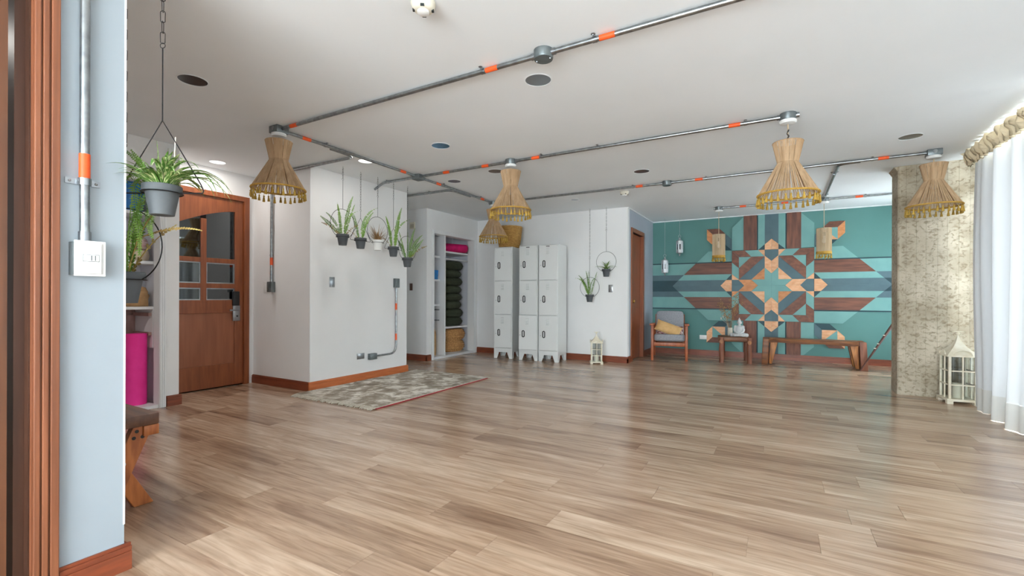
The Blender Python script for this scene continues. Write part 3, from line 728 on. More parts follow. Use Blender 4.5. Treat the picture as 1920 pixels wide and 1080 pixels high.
conduit('short conduit stub from the junction box into the partition wall', [(-3.69, YB2, ZC), (-4.18, YB2+0.01, ZC), (-4.25, YB2+0.03, ZC-0.005), (-4.388, YB2+0.05, ZC-0.05)], [], [(-4.12, YB2+0.01, ZC)])
conduit('conduit from the partition junction box to the middle pendant lamp', [(-3.57, YB2, ZC), (-2.445, YB2, ZC)], [(-3.22, YB2, ZC), (-2.70, YB2, ZC)])
conduit('long conduit between the two pendant lamps in mid room', [(-2.335, YB2, ZC), (0.02, YB2, ZC)], [(-2.10, YB2, ZC), (-0.30, YB2, ZC)], [(-2.03, YB2, ZC), (-1.45, YB2, ZC), (-0.22, YB2, ZC)])
conduit('bent conduit running behind the partition corner to the closet recess', [(-4.80, 4.86, ZC), (XJ-0.07, 4.86, ZC), (XJ-0.075, 5.30, ZC)], [], [(-4.05, 4.86, ZC)])
conduit('conduit from the lamp by the lockers to the small round junction box', [(-3.605, YC_, ZC), (-1.215, YC_, ZC)], [(-1.50, YC_, ZC)], [(-1.58, YC_, ZC)])
conduit('conduit from the small round junction box to the lamp by the column', [(-1.115, YC_, ZC), (1.245, YC_, ZC)], [(-0.80, YC_, ZC), (0.92, YC_, ZC)], [(-0.72, YC_, ZC), (0.83, YC_, ZC)])
conduit('bent conduit from the column lamp line toward the cylindrical lamps', [(0.74, YC_+0.032, ZC), (0.56, YC_+0.05, ZC), (0.575, YD-0.05, ZC)], [], [(0.56, 6.3, ZC), (0.572, 7.6, ZC)])
conduit('far conduit between the two cylindrical pendant lamps', [(-0.735, YD, ZC), (0.525, YD, ZC)], [(-0.45, YD, ZC), (0.10, YD, ZC)])
conduit('far conduit from the cylindrical lamp to the window wall behind the column', [(0.635, YD, ZC), (1.849, YD, ZC)], [(0.98, YD, ZC)], [(1.05, YD, ZC)])
conduit('vertical conduit on the blue grey foreground wall above the switch', [(-2.111, 0.666, 2.449), (-2.111, 0.666, 1.44), (-2.114, 0.668, 1.222)], [(-2.111, 0.666, 1.484)])
# two-hole strap of the foreground conduit
cv = [o for o in bpy.data.objects if o.name.startswith('conduit') and o.get('label', '').startswith('vertical conduit on')][0]
st = MB().tube([(0, 0, -1.008), (0, 0, -1.032)], 0.0185, 14)
for s in (-1, 1): st.hexa([(-0.0175, s*0.014, -1.030), (-0.0175, s*0.048, -1.030), (-0.0135, s*0.048, -1.030), (-0.0135, s*0.014, -1.030)], [(-0.0175, s*0.014, -1.010), (-0.0175, s*0.048, -1.010), (-0.0135, s*0.048, -1.010), (-0.0135, s*0.014, -1.010)])
so = st.build('strap', 'steel', cv, smooth=True)
for s in (-1, 1): MB().ball((-0.0125, s*0.036, -1.02), 0.005, 8, 4).build('screw', 'galvanized', so, smooth=True)
MB().tube([(-0.003, 0.002, -1.195), (-0.003, 0.002, -1.225)], 0.018, 12).build('connector', 'steel', cv, smooth=True)
conduit('bent grey conduit on the partition between two wall boxes', [(-4.372, 4.56, 1.145), (-4.372, 4.56, 0.285), (-4.372, 4.20, 0.285)], [(-4.372, 4.56, 0.90), (-4.372, 4.56, 0.50)], [], 0.012)

def jbox(label, loc, kind, rot=0):
    t = thing('junction_box', label, 'junction box', loc, rot, 'grey conduit junction boxes')
    if kind == 'square':
        rbox(-0.055, 0.055, -0.055, 0.055, -0.058, 0, 'housing', 'box_grey', t, 0.004)
        for a in (0, pi/2, pi, 3*pi/2):
            MB().lathe([(0.017, 0), (0.017, 0.004)], 10).build('knockout', 'galvanized', t, (0.055*cos(a), 0.055*sin(a), -0.024), (0, pi/2, a), smooth=True)
    else:
        MB().lathe([(0.056, 0), (0.056, -0.045), (0.054, -0.05), (0.0001, -0.05)], 24, cap=False).build('housing', 'box_grey', t, smooth=True)
        cv_ = MB().lathe([(0.053, -0.0501), (0.053, -0.053), (0.0001, -0.0535)], 24, cap=False).build('cover', 'box_grey', t, smooth=True)
        for s in (-1, 1): MB().ball((s*0.042, 0, -0.054), 0.005, 8, 4).build('screw', 'steel', cv_)
        for s in (-1, 1):
            MB().tube([(s*0.05, 0, -0.022), (s*0.075, 0, -0.022)], 0.019, 10).build('connector', 'steel', t, smooth=True)
    return t
ZB = 2.4495
jbox('large round grey junction box on the front ceiling conduit', (-1.169, YA, ZB), 'round')
jbox('grey square junction box over the partition where four conduits meet', (-3.63, YB2, ZB), 'square')
jbox('small round grey junction box on the third ceiling conduit', (-1.165, YC_, ZB), 'round')

# ------------------------------------------------------------------ pendant lamps
def strand_mesh(prof, n, r, seed, skip=0.04):
    rs = random.Random(seed); m = MB()
    for i in range(n):
        if rs.random() < skip: continue
        a = 2*pi*(i + rs.uniform(-0.25, 0.25))/n
        m.tube([(rr_*cos(a), rr_*sin(a), z) for rr_, z in prof], r*rs.uniform(0.85, 1.15), 4, cap=False)
    return m
def ring(r, z, t, n=40): return MB().tube([(r*cos(2*pi*i/n), r*sin(2*pi*i/n), z) for i in range(n)], t, 6, closed=True)
HG = [(0.103, 0.0), (0.070, -0.155), (0.205, -0.395)]
me_shade = strand_mesh(HG, 150, 0.0030, 1, 0.05).mesh('shade', 'yarn')
me_top = ring(0.103, 0.0, 0.004).mesh('top_hoop', 'yarn', True)
me_waist = ring(0.070, -0.155, 0.0035).mesh('waist_hoop', 'yarn', True)
me_rim = ring(0.207, -0.398, 0.008, 56).mesh('rim_trim', 'mustard', True)
me_tassel = MB().lathe([(0.0015, 0), (0.0015, -0.022), (0.006, -0.024), (0.0075, -0.032), (0.005, -0.037), (0.0085, -0.048), (0.0115, -0.072), (0.0105, -0.074)], 7).mesh('tassel', 'tassel', True)
me_bulb = MB().lathe([(0.012, 0), (0.014, -0.03), (0.016, -0.035), (0.03, -0.07), (0.03, -0.085), (0.015, -0.105), (0.001, -0.108)], 14).mesh('bulb', 'bulb_glass', True)
CYL = [(0.090, 0.0), (0.090, -0.33)]
me_cyl = strand_mesh(CYL, 90, 0.0034, 4, 0.03).mesh('shade', 'yarn_pale')
me_ctop = ring(0.090, 0.0, 0.004).mesh('top_hoop', 'yarn_pale', True)
me_crim = MB().lathe([(0.094, -0.325), (0.096, -0.35), (0.094, -0.36), (0.09, -0.36), (0.09, -0.325)], 30, cap=False).mesh('rim_trim', 'mustard', True)
def pendant(label, x, y, ztop, kind='hour', box='round', rz=0.0, tilt=0.0):
    b = jbox('grey ceiling box above the ' + label.replace('woven ', '').replace('pendant ', ''), (x, y, ZB), box)
    t = thing('pendant_lamp', label, 'lamp', (x, y, ztop), rz, 'woven pendant lamps')
    zc = ZB - (0.0535 if box == 'round' else 0.058) - ztop
    MB().lathe([(0.001, 0), (0.058, 0), (0.060, -0.012), (0.052, -0.024), (0.02, -0.03), (0.001, -0.03)], 24, cap=False).build('canopy', 'white_plastic', t, (0, 0, zc), smooth=True)
    zs = -0.13 if kind == 'hour' else -0.1
    MB().tube([(0, 0, zc-0.028), (0, 0, zs)], 0.004, 6).build('cord', 'cord', t)
    MB().lathe([(0.015, zs+0.05), (0.02, zs+0.045), (0.02, zs), (0.013, zs-0.004)], 12).build('socket', 'black_plastic', t)
    inst('bulb', me_bulb, t, (0, 0, zs))
    if kind == 'hour':
        sp = MB()
        for a in (0, 2*pi/3, 4*pi/3): sp.tube([(0, 0, zs+0.02), (0.07*cos(a), 0.07*sin(a), -0.155)], 0.002, 5)
        sp.build('spider_frame', 'black_iron', t)
        inst('shade', me_shade, t); inst('top_hoop', me_top, t); inst('waist_hoop', me_waist, t); inst('rim_trim', me_rim, t)
        n, r, z = 30, 0.207, -0.404
    else:
        sp = MB()
        for a in (0, 2*pi/3, 4*pi/3): sp.tube([(0, 0, zs+0.02), (0.09*cos(a), 0.09*sin(a), 0.0)], 0.002, 5)
        sp.build('spider_frame', 'black_iron', t)
        inst('shade', me_cyl, t); inst('top_hoop', me_ctop, t); inst('rim_trim', me_crim, t)
        n, r, z = 14, 0.092, -0.345
    rt = random.Random(int(x*100))
    for i in range(n):
        a = 2*pi*i/n + rt.uniform(-0.03, 0.03)
        inst('tassel', me_tassel, t, (r*cos(a), r*sin(a), z), (rt.uniform(-.06, .06), rt.uniform(-.06, .06), rt.uniform(0, 6)), (1, 1, rt.uniform(0.9, 1.08)))
    return t
pendant('woven hourglass pendant lamp nearest the entrance door', -3.63, 2.40, 2.325, 'hour', 'square')
pendant('woven hourglass pendant lamp hanging in front of the lockers', -2.39, YB2, 2.325)
lampC = pendant('woven hourglass pendant lamp hanging lowest on a longer cord', 0.072, YB2, 2.225)
MB().tube([(0.004, 0, 0.10), (-0.004, 0.003, 0.07), (0.005, 0, 0.05), (-0.003, 0, 0.03), (0.002, 0, 0.0)], 0.006, 6).build('cord_wrap', 'black_plastic', lampC)
pendant('woven hourglass pendant lamp in front of the concrete column', 1.30, YC_, 2.31, 'hour', 'square')
pendant('small looking woven hourglass pendant lamp by the wicker basket', -3.66, YC_, 2.325)
pendant('pale woven cylinder pendant lamp before the left of the mosaic', -0.787, YD, 2.015, 'cyl')
pendant('pale woven cylinder pendant lamp before the right of the mosaic', 0.58, YD, 2.015, 'cyl')

# ------------------------------------------------------------------ ceiling discs and detectors
pmat('lens_dark', (84, 90, 92), 0.25, metal=0.8); pmat('lens_grey', (150, 156, 160), 0.25, metal=0.8)
pmat('lens_blue_reflection', (88, 142, 178), 0.25, metal=0.7); pmat('lens_brown', (110, 96, 92), 0.3, metal=0.7); pmat('lens_white', (232, 236, 238), 0.3)  # blue and dark lens tones stand in for reflections in the mirrored reflectors
lm = pmat('lens_lit', (232, 238, 240), 0.3)
lm.node_tree.nodes['Principled BSDF'].inputs['Emission Color'].default_value = (1, 0.97, 0.92, 1)
lm.node_tree.nodes['Principled BSDF'].inputs['Emission Strength'].default_value = 1.0
def disc(label, x, y, mat, r=0.085):
    t = thing('recessed_light', label, 'ceiling light', (x, y, 2.45), 0, 'round recessed ceiling lights')
    MB().lathe([(r, 0.0), (r+0.006, -0.001), (r+0.006, -0.003), (r-0.001, -0.004), (r-0.002, 0)], 32, cap=False).build('trim_ring', 'ceiling_paint', t, smooth=True)
    MB().lathe([(0.0001, -0.0025), (r-0.002, -0.002)], 32, cap=False).build('lens', mat, t, smooth=True)
    if mat == 'lens_lit':
        l = bpy.data.lights.new('lamp_glow', 'AREA'); l.shape = 'DISK'; l.size = 2*r; l.energy = 12 if y < 1 else 3.5; l.color = (1, 0.96, 0.9)  # hall disc runs stronger as added fill light
        o = bpy.data.objects.new('lamp_glow', l); col.objects.link(o); o.parent = t; o.location = (0, 0, -0.006)
disc('dark grey round recessed ceiling light near the hanging triangle planter', -3.34, 1.60, 'lens_dark')
disc('grey round recessed ceiling light under the front round junction box', -1.358, 2.71, 'lens_grey')
disc('round recessed ceiling light with a painted blue reflection in mid ceiling', -2.744, 3.44, 'lens_blue_reflection')
disc('greenish grey round recessed ceiling light above the column lamp', 1.015, 5.256, 'lens_grey')
disc('reddish brown round recessed ceiling light near the small junction box', -1.322, 5.24, 'lens_brown')
disc('brownish round recessed ceiling light left of the mid room lamp', -2.754, 4.44, 'lens_brown')
disc('white round recessed ceiling light above the entrance door', -5.15, 2.71, 'lens_lit', 0.075)
disc('unseen round ceiling light added to brighten the entry hall behind the foreground wall', -3.7, 0.4, 'lens_lit', 0.075)  # out of view, added as fill for the dark hall and closet
disc('white round recessed ceiling light above the first partition planter', -3.74, 3.447, 'lens_lit', 0.075)
disc('half bright round recessed ceiling light under the square junction box', -3.44, 4.58, 'lens_grey', 0.08)
disc('small pale round recessed ceiling light above the lockers', -2.55, 6.30, 'lens_grey', 0.06)
def detector(label, x, y, mat):
    t = thing('smoke_detector', label, 'smoke detector', (x, y, 2.45), 0.6, 'ceiling smoke detectors'); t.scale = (1.15, 1.15, 1)
    MB().lathe([(0.05, 0), (0.052, -0.012), (0.048, -0.02)], 28).build('base', mat, t, smooth=True)
    MB().lathe([(0.048, -0.02), (0.046, -0.034), (0.036, -0.044), (0.03, -0.046)], 28).build('body', mat, t, smooth=True)
    MB().lathe([(0.025, -0.046), (0.025, -0.055), (0.02, -0.058), (0.001, -0.059)], 24).build('cap', 'white_plastic', t, smooth=True)
    for a in range(4):
        MB().box(0.034, 0.044, -0.008, 0.008, -0.0445, -0.036).build('vent_slot', 'lens_dark', t, None, (0, 0, a*pi/2))
detector('cream smoke detector cut by the top edge of the picture', -1.482, 1.722, 'cream_plastic')
detector('cream smoke detector on the ceiling above the small hoop planters', -1.773, 6.13, 'cream_plastic')

# ------------------------------------------------------------------ switches, boxes and plates on walls
def plate(label, loc, rz, w_, h_, mat, screws=True, rocker=False, depth=0.006, nm='wall_plate', cat='wall plate'):
    t = thing(nm, label, cat, loc, rz)      # local: faces -Y
    rbox(-w_/2, w_/2, -depth, 0, -h_/2, h_/2, 'plate', mat, t, min(0.003, depth*0.4))
    if screws:
        for s in (-1, 1):
            p = (0, -depth, s*h_*0.36) if h_ > w_ else (s*w_*0.36, -depth, 0)
            MB().ball(p, 0.005, 8, 4).build('screw', 'galvanized', t, smooth=True)
    if rocker: rbox(-0.012, 0.012, -depth-0.005, -depth, -0.03, 0.03, 'rocker', mat, t, 0.002)
    return t
E_ = R(90)     # faces +X
plate('blank steel wall plate on the partition left of the planters', (-4.39, 3.553, 1.193), E_, 0.07, 0.115, 'steel')
plate('small blank steel wall plate low on the partition beside the box', (-4.39, 3.974, 0.305), E_, 0.115, 0.07, 'steel')
plate('raised grey socket box at the top of the bent wall conduit', (-4.39, 4.56, 1.21), E_, 0.075, 0.12, 'box_grey', True, False, 0.045, 'socket_box', 'socket')
plate('raised grey socket box at the low end of the bent wall conduit', (-4.39, 4.145, 0.285), E_, 0.115, 0.075, 'box_grey', True, False, 0.045, 'socket_box', 'socket')
plate('blank steel wall plate beside the hoop planters by the lockers', (-2.30, 7.2, 1.172), 0, 0.07, 0.12, 'steel')
plate('brown wall switch in the closet recess', (-5.184, 5.75, 1.19), 0, 0.06, 0.115, 'brown_plate', False, True, nm='light_switch', cat='switch')
plate('grey switch box below the alcove conduit by the entrance door', (-5.045, 3.27, 1.137), 0, 0.085, 0.12, 'box_grey', True, True, 0.05, 'socket_box', 'socket')
plate('white switch plate left of the grey alcove switch box', (-5.175, 3.27, 1.137), 0, 0.075, 0.12, 'white_plastic', False, True, 0.012, 'light_switch', 'switch')
plate('white wall socket on the teal wall left of the side table', (-1.135, YB, 0.325), 0, 0.125, 0.075, 'white_plastic', False, False, 0.02, 'wall_socket', 'socket')
sg = thing('wall_sign', 'small cream sign on the recess wall behind the last planter', 'sign', (-5.16, 5.75, 2.19))
rbox(-0.055, 0.055, -0.012, 0, -0.055, 0.055, 'frame', 'cream_plastic', sg, 0.002)
MB().box(-0.04, 0.04, -0.014, -0.012, -0.035, 0.02).build('print', 'vase_clay', sg)
ms = thing('motion_sensor', 'small white motion sensor at the corner above the entrance door', 'sensor', (-4.93, 2.19, 2.37), E_)
rbox(-0.045, 0.045, -0.035, 0, -0.035, 0.035, 'housing', 'white_plastic', ms, 0.008)
MB().ball((0, -0.036, -0.005), 0.016, 10, 6, (1, 0.4, 1)).build('lens', 'cream_plastic', ms, smooth=True)
# foreground switch on a surface box
fs = thing('light_switch', 'large white light switch on a surface box at the end of the foreground conduit', 'switch', (-2.13, 0.676, 1.158), E_)
MB().box(-0.046, 0.036, -0.032, 0, -0.056, 0.058).build('back_box', 'box_grey', fs)
m = MB().hexa([(-0.043, -0.034, -0.06), (0.043, -0.034, -0.06), (0.043, -0.034, 0.064), (-0.043, -0.034, 0.064)], [(-0.043, -0.040, -0.06), (0.043, -0.040, -0.06), (0.043, -0.040, 0.064), (-0.043, -0.040, 0.064)])
pl = m.build('plate', 'white_plastic', fs, smooth=True, bevel=0.002)
MB().hexa([(-0.036, -0.040, -0.053), (0.036, -0.040, -0.053), (0.036, -0.040, 0.057), (-0.036, -0.040, 0.057)], [(-0.028, -0.046, -0.050), (0.028, -0.046, -0.050), (0.028, -0.046, 0.054), (-0.028, -0.046, 0.054)]).build('face', 'white_plastic', pl)
MB().box(-0.0225, 0.0225, -0.0466, -0.045, -0.0095, 0.0155).build('button_frame', 'box_grey', fs)
rbox(-0.021, 0.021, -0.050, -0.0455, -0.008, 0.014, 'rocker_button', 'white_plastic', fs, 0.0015)
MB().box(-0.0015, 0.0015, -0.0508, -0.050, -0.006, 0.012).box(0.009, 0.0115, -0.0508, -0.050, -0.006, 0.012).build('button_seam', 'box_grey', fs)
#==SECTION3==
# ------------------------------------------------------------------ built-in closet by the lockers
cl = thing('built_in_closet', 'white built-in closet with shelves, divider and hanging rail', 'closet', (-4.86, 6.5, 0))
def cbox(name, x0, x1, y0, y1, z0, z1, mat='white_shelf', par=None, b=0.0):
    return MB().box(x0+4.86, x1+4.86, y0-6.5, y1-6.5, z0, z1).build(name, mat, par or cl, bevel=b)
cbox('back_panel', -5.428, -5.415, 5.835, 7.195, 0.0, 2.2)
cbox('plinth', -5.415, -4.862, CO0+0.001, CO1-0.001, 0.001, 0.04, 'white_trim')
cbox('divider', -5.415, -4.90, 6.262, 6.292, 0.04, 2.069, 'white_trim')
cbox('side_panel', -5.415, -5.001, 5.835, 5.85, 0.04, 2.2)
cbox('side_panel', -5.415, -5.001, 7.183, 7.197, 0.04, 2.2)
for z in (1.695, 1.295, 0.875): cbox('shelf', -5.415, -5.0, 5.851, 6.261, z, z+0.03, 'white_trim')
for z in (0.80, 0.62): cbox('drawer_runner', -5.40, -5.01, 6.245, 6.261, z, z+0.02, 'steel')
for z in (1.80, 0.475): cbox('shelf', -5.415, -5.0, 6.293, 7.182, z, z+0.03, 'white_trim')
hr = MB().tube([(-0.20, -0.206, 1.70), (-0.20, 0.682, 1.70)], 0.013, 10).build('hanging_rail', 'white_trim', cl, smooth=True)
cs = MB()
for a in (0.0, 0.007, 0.014):
    pass
cas2 = struct(bpy.data.objects.new('trim_6', None), 'white moulded casing around the built-in closet'); col.objects.link(cas2); cas2.location = (-4.86, 6.5, 0)
for y0, y1 in ((5.875, CO0-0.0005), (CO1+0.0005, 7.13)):
    MB().box(0.0005, 0.014, y0-6.5, y1-6.5, 0, 2.125).build('casing_board', 'white_trim', cas2, bevel=0.002)
    MB().box(0.014, 0.020, y0-6.5+0.012, y1-6.5-0.012, 0, 2.113).build('casing_bead', 'white_trim', cas2, bevel=0.002)
MB().box(0.0005, 0.014, CO0-6.5, CO1-6.5, 2.0705, 2.125).build('casing_board', 'white_trim', cas2, bevel=0.002)

def lump(prof, n, sx, sy, seed, amp):
    rs = random.Random(seed); ph = [rs.uniform(0, 6) for _ in range(4)]
    vs = []; fs = []
    for j, (r, z) in enumerate(prof):
        for i in range(n):
            a = 2*pi*i/n; k = 1 + amp*(sin(3*a+ph[0]) + sin(5*a+ph[1]+j*0.4))*0.5
            vs.append((r*k*cos(a)*sx, r*k*sin(a)*sy, z + amp*0.12*sin(2*a+ph[2])*(1 if j else 0)))
    for j in range(len(prof)-1):
        for i in range(n):
            k = (i+1) % n; fs.append((j*n+i, j*n+k, (j+1)*n+k, (j+1)*n+i))
    fs.append(tuple(range(n-1, -1, -1))); fs.append(tuple((len(prof)-1)*n+i for i in range(n)))
    return MB().add(vs, fs)
def cushion_prof(h):
    return [(0.30, 0.0), (0.78, 0.004), (0.93, h*0.22), (1.0, h*0.5), (0.93, h*0.78), (0.78, h-0.004), (0.30, h)]
z = 0.506
ord_ = ['lowest', 'second', 'third', 'fourth', 'fifth', 'sixth', 'seventh', 'topmost']
sizes = [(0.305, 0.155), (0.30, 0.155), (0.265, 0.145), (0.25, 0.14), (0.27, 0.14), (0.275, 0.15), (0.255, 0.14), (0.30, 0.165)]
for i, (r, h) in enumerate(sizes):
    yy = 6.80 + (0.015 if i % 2 else -0.01)
    t = thing('floor_cushion', 'dark olive round floor cushion, %s of the stack of eight in the closet' % ord_[i], 'cushion', (-5.205, yy, z), 0, 'stacked olive floor cushions')
    lump(cushion_prof(h), 28, 0.195, r, i, 0.02).build('cover', 'olive_cloth', t, smooth='full')
    MB().tube([(0.1965*cos(a), (r+0.0015)*sin(a), h*0.5) for a in [2*pi*k/36 for k in range(36)]], 0.003, 5, closed=True).build('piping', 'olive_cloth', t, smooth=True)
    z += h - 0.002
for i, (z0, h, lb) in enumerate(((0.041, 0.20, 'lower'), (0.2425, 0.20, 'upper'))):
    t = thing('woven_pouf', '%s of two round seagrass poufs at the bottom of the closet' % lb, 'pouf', (-5.195, 6.84 + 0.02*i, z0), 0, 'seagrass poufs in the closet')
    pr = []
    for k in range(15):
        s = k/14; a = -pi/2 + pi*s
        pr.append((0.60+0.38*cos(a), h/2 + h/2*sin(a)))
    lump([(0.3, 0)] + pr + [(0.3, h)], 40, 0.195, 0.30, i, 0.004).build('woven_cover', 'seagrass', t, smooth='full')
    for k in range(1, 8):
        a = -pi/2 + pi*k/8; rr_ = 0.60+0.38*cos(a)+0.01
        MB().tube([(0.195*rr_*cos(b)*(1+0.008*sin(b*40+k)), 0.30*rr_*sin(b)*(1+0.008*sin(b*40+k)), h/2+h/2*sin(a)+0.004*sin(b*40)) for b in [2*pi*q/80 for q in range(80)]], 0.011, 5, closed=True).build('braid_row', 'seagrass', t, smooth=True)
def spiral_roll(r, L, turns=5):      # rolled mat along local X
    m = MB(); pts = []
    n = turns*18; t_ = r/turns*0.62
    for i in range(n+1):
        a = 2*pi*i/18; rr_ = r*(0.12+0.88*i/n); pts.append((rr_*cos(a), rr_*sin(a)))
    vs = []; fs = []
    for (y, z) in pts:
        d = math.hypot(y, z); k = (d-t_*0.5)/d if d > t_ else 0.4
        vs += [(0, y, z), (L, y, z), (0, y*k, z*k), (L, y*k, z*k)]
    for i in range(n):
        a = 4*i; b = 4*i+4
        fs += [(a, a+1, b+1, b), (a+2, b+2, b+3, a+3), (a, b, b+2, a+2), (a+1, a+3, b+3, b+1)]
    return m.add(vs, fs)
def mat_roll(label, loc, rot, r, L, mat, up=False):
    t = thing('rolled_mat', label, 'yoga mat', loc, 0, None)
    o = spiral_roll(r, L).build('roll', mat, t, None, rot, smooth=True)
    st = MB().tube([(0.3*L, (r+0.001)*cos(a), (r+0.001)*sin(a)) for a in [2*pi*k/28 for k in range(28)]], 0.002, 4, closed=True)
    return t
mr = mat_roll('magenta rolled mat lying on the top closet shelf', (-5.20, 6.36, 1.831), None, 0.082, 0.66, 'magenta_mat')
mr.children[0].rotation_euler = (0, 0, R(66)); mr.children[0].location = (-0.03, 0, 0.083)
for k, (zb, lb) in enumerate(((1.326, 'lower'), (1.406, 'upper'))):
    t = thing('storage_box', '%s of two small bright blue boxes on the closet shelf' % lb, 'box', (-5.12, 6.09 + 0.01*k, zb), 0.05*k, 'blue boxes in the closet')
    rbox(-0.11, 0.11, -0.13, 0.13, 0, 0.058, 'body', 'blue_box', t, 0.003)
    rbox(-0.113, 0.113, -0.133, 0.133, 0.055, 0.078, 'lid', 'blue_box', t, 0.003)
def paper_bag(label, loc, w_, d_, h_, rz=0, seed=1, mat='paper_bag'):
    rs = random.Random(seed); t = thing('paper_bag', label, 'bag', loc, rz)
    vs = []; fs = []; n = 20; rows = 8
    for j in range(rows+1):
        s = j/rows
        for i in range(n):
            a = 2*pi*i/n; c, q = cos(a), sin(a)
            k = 1.0 if s < 0.75 else 1 - 0.25*(s-0.75)/0.25
            x = w_/2*(abs(c)**0.55)*(1 if c > 0 else -1)*k; y = d_/2*(abs(q)**0.55)*(1 if q > 0 else -1)*k
            vs.append((x + rs.uniform(-.012, .012)*s, y + rs.uniform(-.012, .012)*s, h_*s + (rs.uniform(-.02, .02) if j == rows else 0)))
    for j in range(rows):
        for i in range(n):
            k = (i+1) % n; fs.append((j*n+i, j*n+k, (j+1)*n+k, (j+1)*n+i))
    fs.append(tuple(range(n-1, -1, -1)))
    MB().add(vs, fs).build('bag_body', mat, t, smooth='full')
    top = MB()
    for q in range(5):
        a = q*1.25; top.ball((w_*0.18*cos(a), d_*0.18*sin(a), h_*0.97), 0.05*rs.uniform(0.8, 1.2), 8, 5, (1, 1, 0.6))
    top.build('crumpled_top', mat, t, smooth='full')
    return t
paper_bag('crumpled brown paper bag at the bottom of the left closet compartment', (-5.11, 6.085, 0.041), 0.22, 0.26, 0.44, 0, 4)

# ------------------------------------------------------------------ open shelf closet beside the entrance door
oc = thing('open_shelf_closet', 'white open shelf closet beside the entrance door', 'shelf', (-5.03, 1.5, 0))
def obox(name, x0, x1, y0, y1, z0, z1, mat='white_trim', par=None, b=0.0):
    return MB().box(x0+5.03, x1+5.03, y0-1.5, y1-1.5, z0, z1).build(name, mat, par or oc, bevel=b)
obox('back_panel', -5.428, -5.418, 0.905, 2.147, 0.03, 2.2, 'white_shelf')
obox('side_panel', -5.418, -5.032, 2.135, 2.149, 0.03, 2.2, 'white_shelf')
obox('side_panel', -5.418, -5.032, 0.902, 0.915, 0.03, 2.2, 'white_shelf')
obox('plinth', -5.418, -4.932, C1A+0.002, C1B-0.001, 0.001, 0.03)
for z in (1.775, 1.325): obox('shelf', -5.418, -5.06, 0.916, 2.134, z, z+0.027)
dc = obox('drawer_carcass', -5.418, -5.05, 1.2, 2.112, 0.905, 0.93)
obox('carcass_side', -5.418, -5.05, 2.085, 2.112, 0.543, 0.904, par=dc)
obox('carcass_back', -5.41, -5.40, 1.2, 2.085, 0.543, 0.904, 'drawer_wood', dc)
for z in (0.84, 0.66): obox('drawer_runner', -5.39, -5.07, 2.06, 2.0845, z, z+0.03, 'drawer_wood', dc)
for z in (0.80,): obox('drawer_front_rail', -5.39, -5.37, 1.2, 2.06, z, z+0.045, 'drawer_wood', dc)
cas1 = struct(bpy.data.objects.new('trim_7', None), 'white fluted casing of the open shelf closet by the entrance door'); col.objects.link(cas1); cas1.location = (-4.93, 1.5, 0)
for y0, y1 in ((C1B, 2.138), (C1A-0.05, C1A)):
    MB().box(0.0005, 0.014, y0-1.5, y1-1.5, 0, 2.11).build('casing_board', 'white_trim', cas1)
    for k in range(3):
        a = y0-1.5+0.004+k*0.0165
        MB().box(0.014, 0.020, a, a+0.012, 0, 2.108).build('casing_bead', 'white_trim', cas1, bevel=0.002)
MB().box(0.0005, 0.014, C1A-1.5, C1B-1.5, C1Z, 2.11).build('casing_board', 'white_trim', cas1)
for lb, x, y, r, h, mt in (('bright pink rolled mat standing upright at the bottom of the open shelf closet', -5.13, 1.985, 0.085, 0.65, 'pink_mat'), ('pink rolled mat standing behind the nearest pink mat', -5.315, 2.055, 0.07, 0.50, 'pink_mat')):
    t = thing('rolled_mat', lb, 'yoga mat', (x, y, 0.031)); spiral_roll(r, h).build('roll', mt, t, None, (0, -pi/2, 0), smooth=True)
bk = thing('bucket', 'blue plastic bucket on the upper shelf behind the hanging fern', 'bucket', (-5.21, 1.965, 1.803))
MB().lathe([(0.001, 0.0), (0.095, 0.0), (0.125, 0.25), (0.132, 0.25), (0.132, 0.262), (0.121, 0.262), (0.091, 0.006)], 28, cap=False).build('body', 'blue_bucket', bk, smooth=True)
for z in (0.08, 0.16): MB().tube([((0.096+0.03*z/0.25+0.001)*cos(a), (0.096+0.03*z/0.25+0.001)*sin(a), z) for a in [2*pi*k/28 for k in range(28)]], 0.003, 5, closed=True).build('rib', 'blue_bucket', bk, smooth=True)
MB().tube([(0, -0.128+0.256*k/10, 0.255+0.09*sin(pi*k/10)) for k in range(11)], 0.004, 6).build('handle', 'steel', bk, smooth=True)
t = thing('folded_blanket', 'pink striped folded cloth on the middle shelf behind the fern', 'blanket', (-5.2, 2.0, 1.3525))
lump([(0.5, 0), (0.95, 0.01), (1.0, 0.05), (0.9, 0.10), (0.3, 0.11)], 20, 0.12, 0.11, 5, 0.05).build('lower_fold', 'beige_cloth', t, smooth='full')
lump([(0.5, 0.105), (0.9, 0.115), (0.95, 0.16), (0.8, 0.21), (0.3, 0.22)], 20, 0.11, 0.115, 8, 0.06).build('upper_fold', 'stripe_cloth', t, smooth='full')
paper_bag('crumpled brown paper bag on the carcass top behind the lower grey pot', (-5.2, 2.02, 0.931), 0.16, 0.14, 0.16, 0.3, 8)

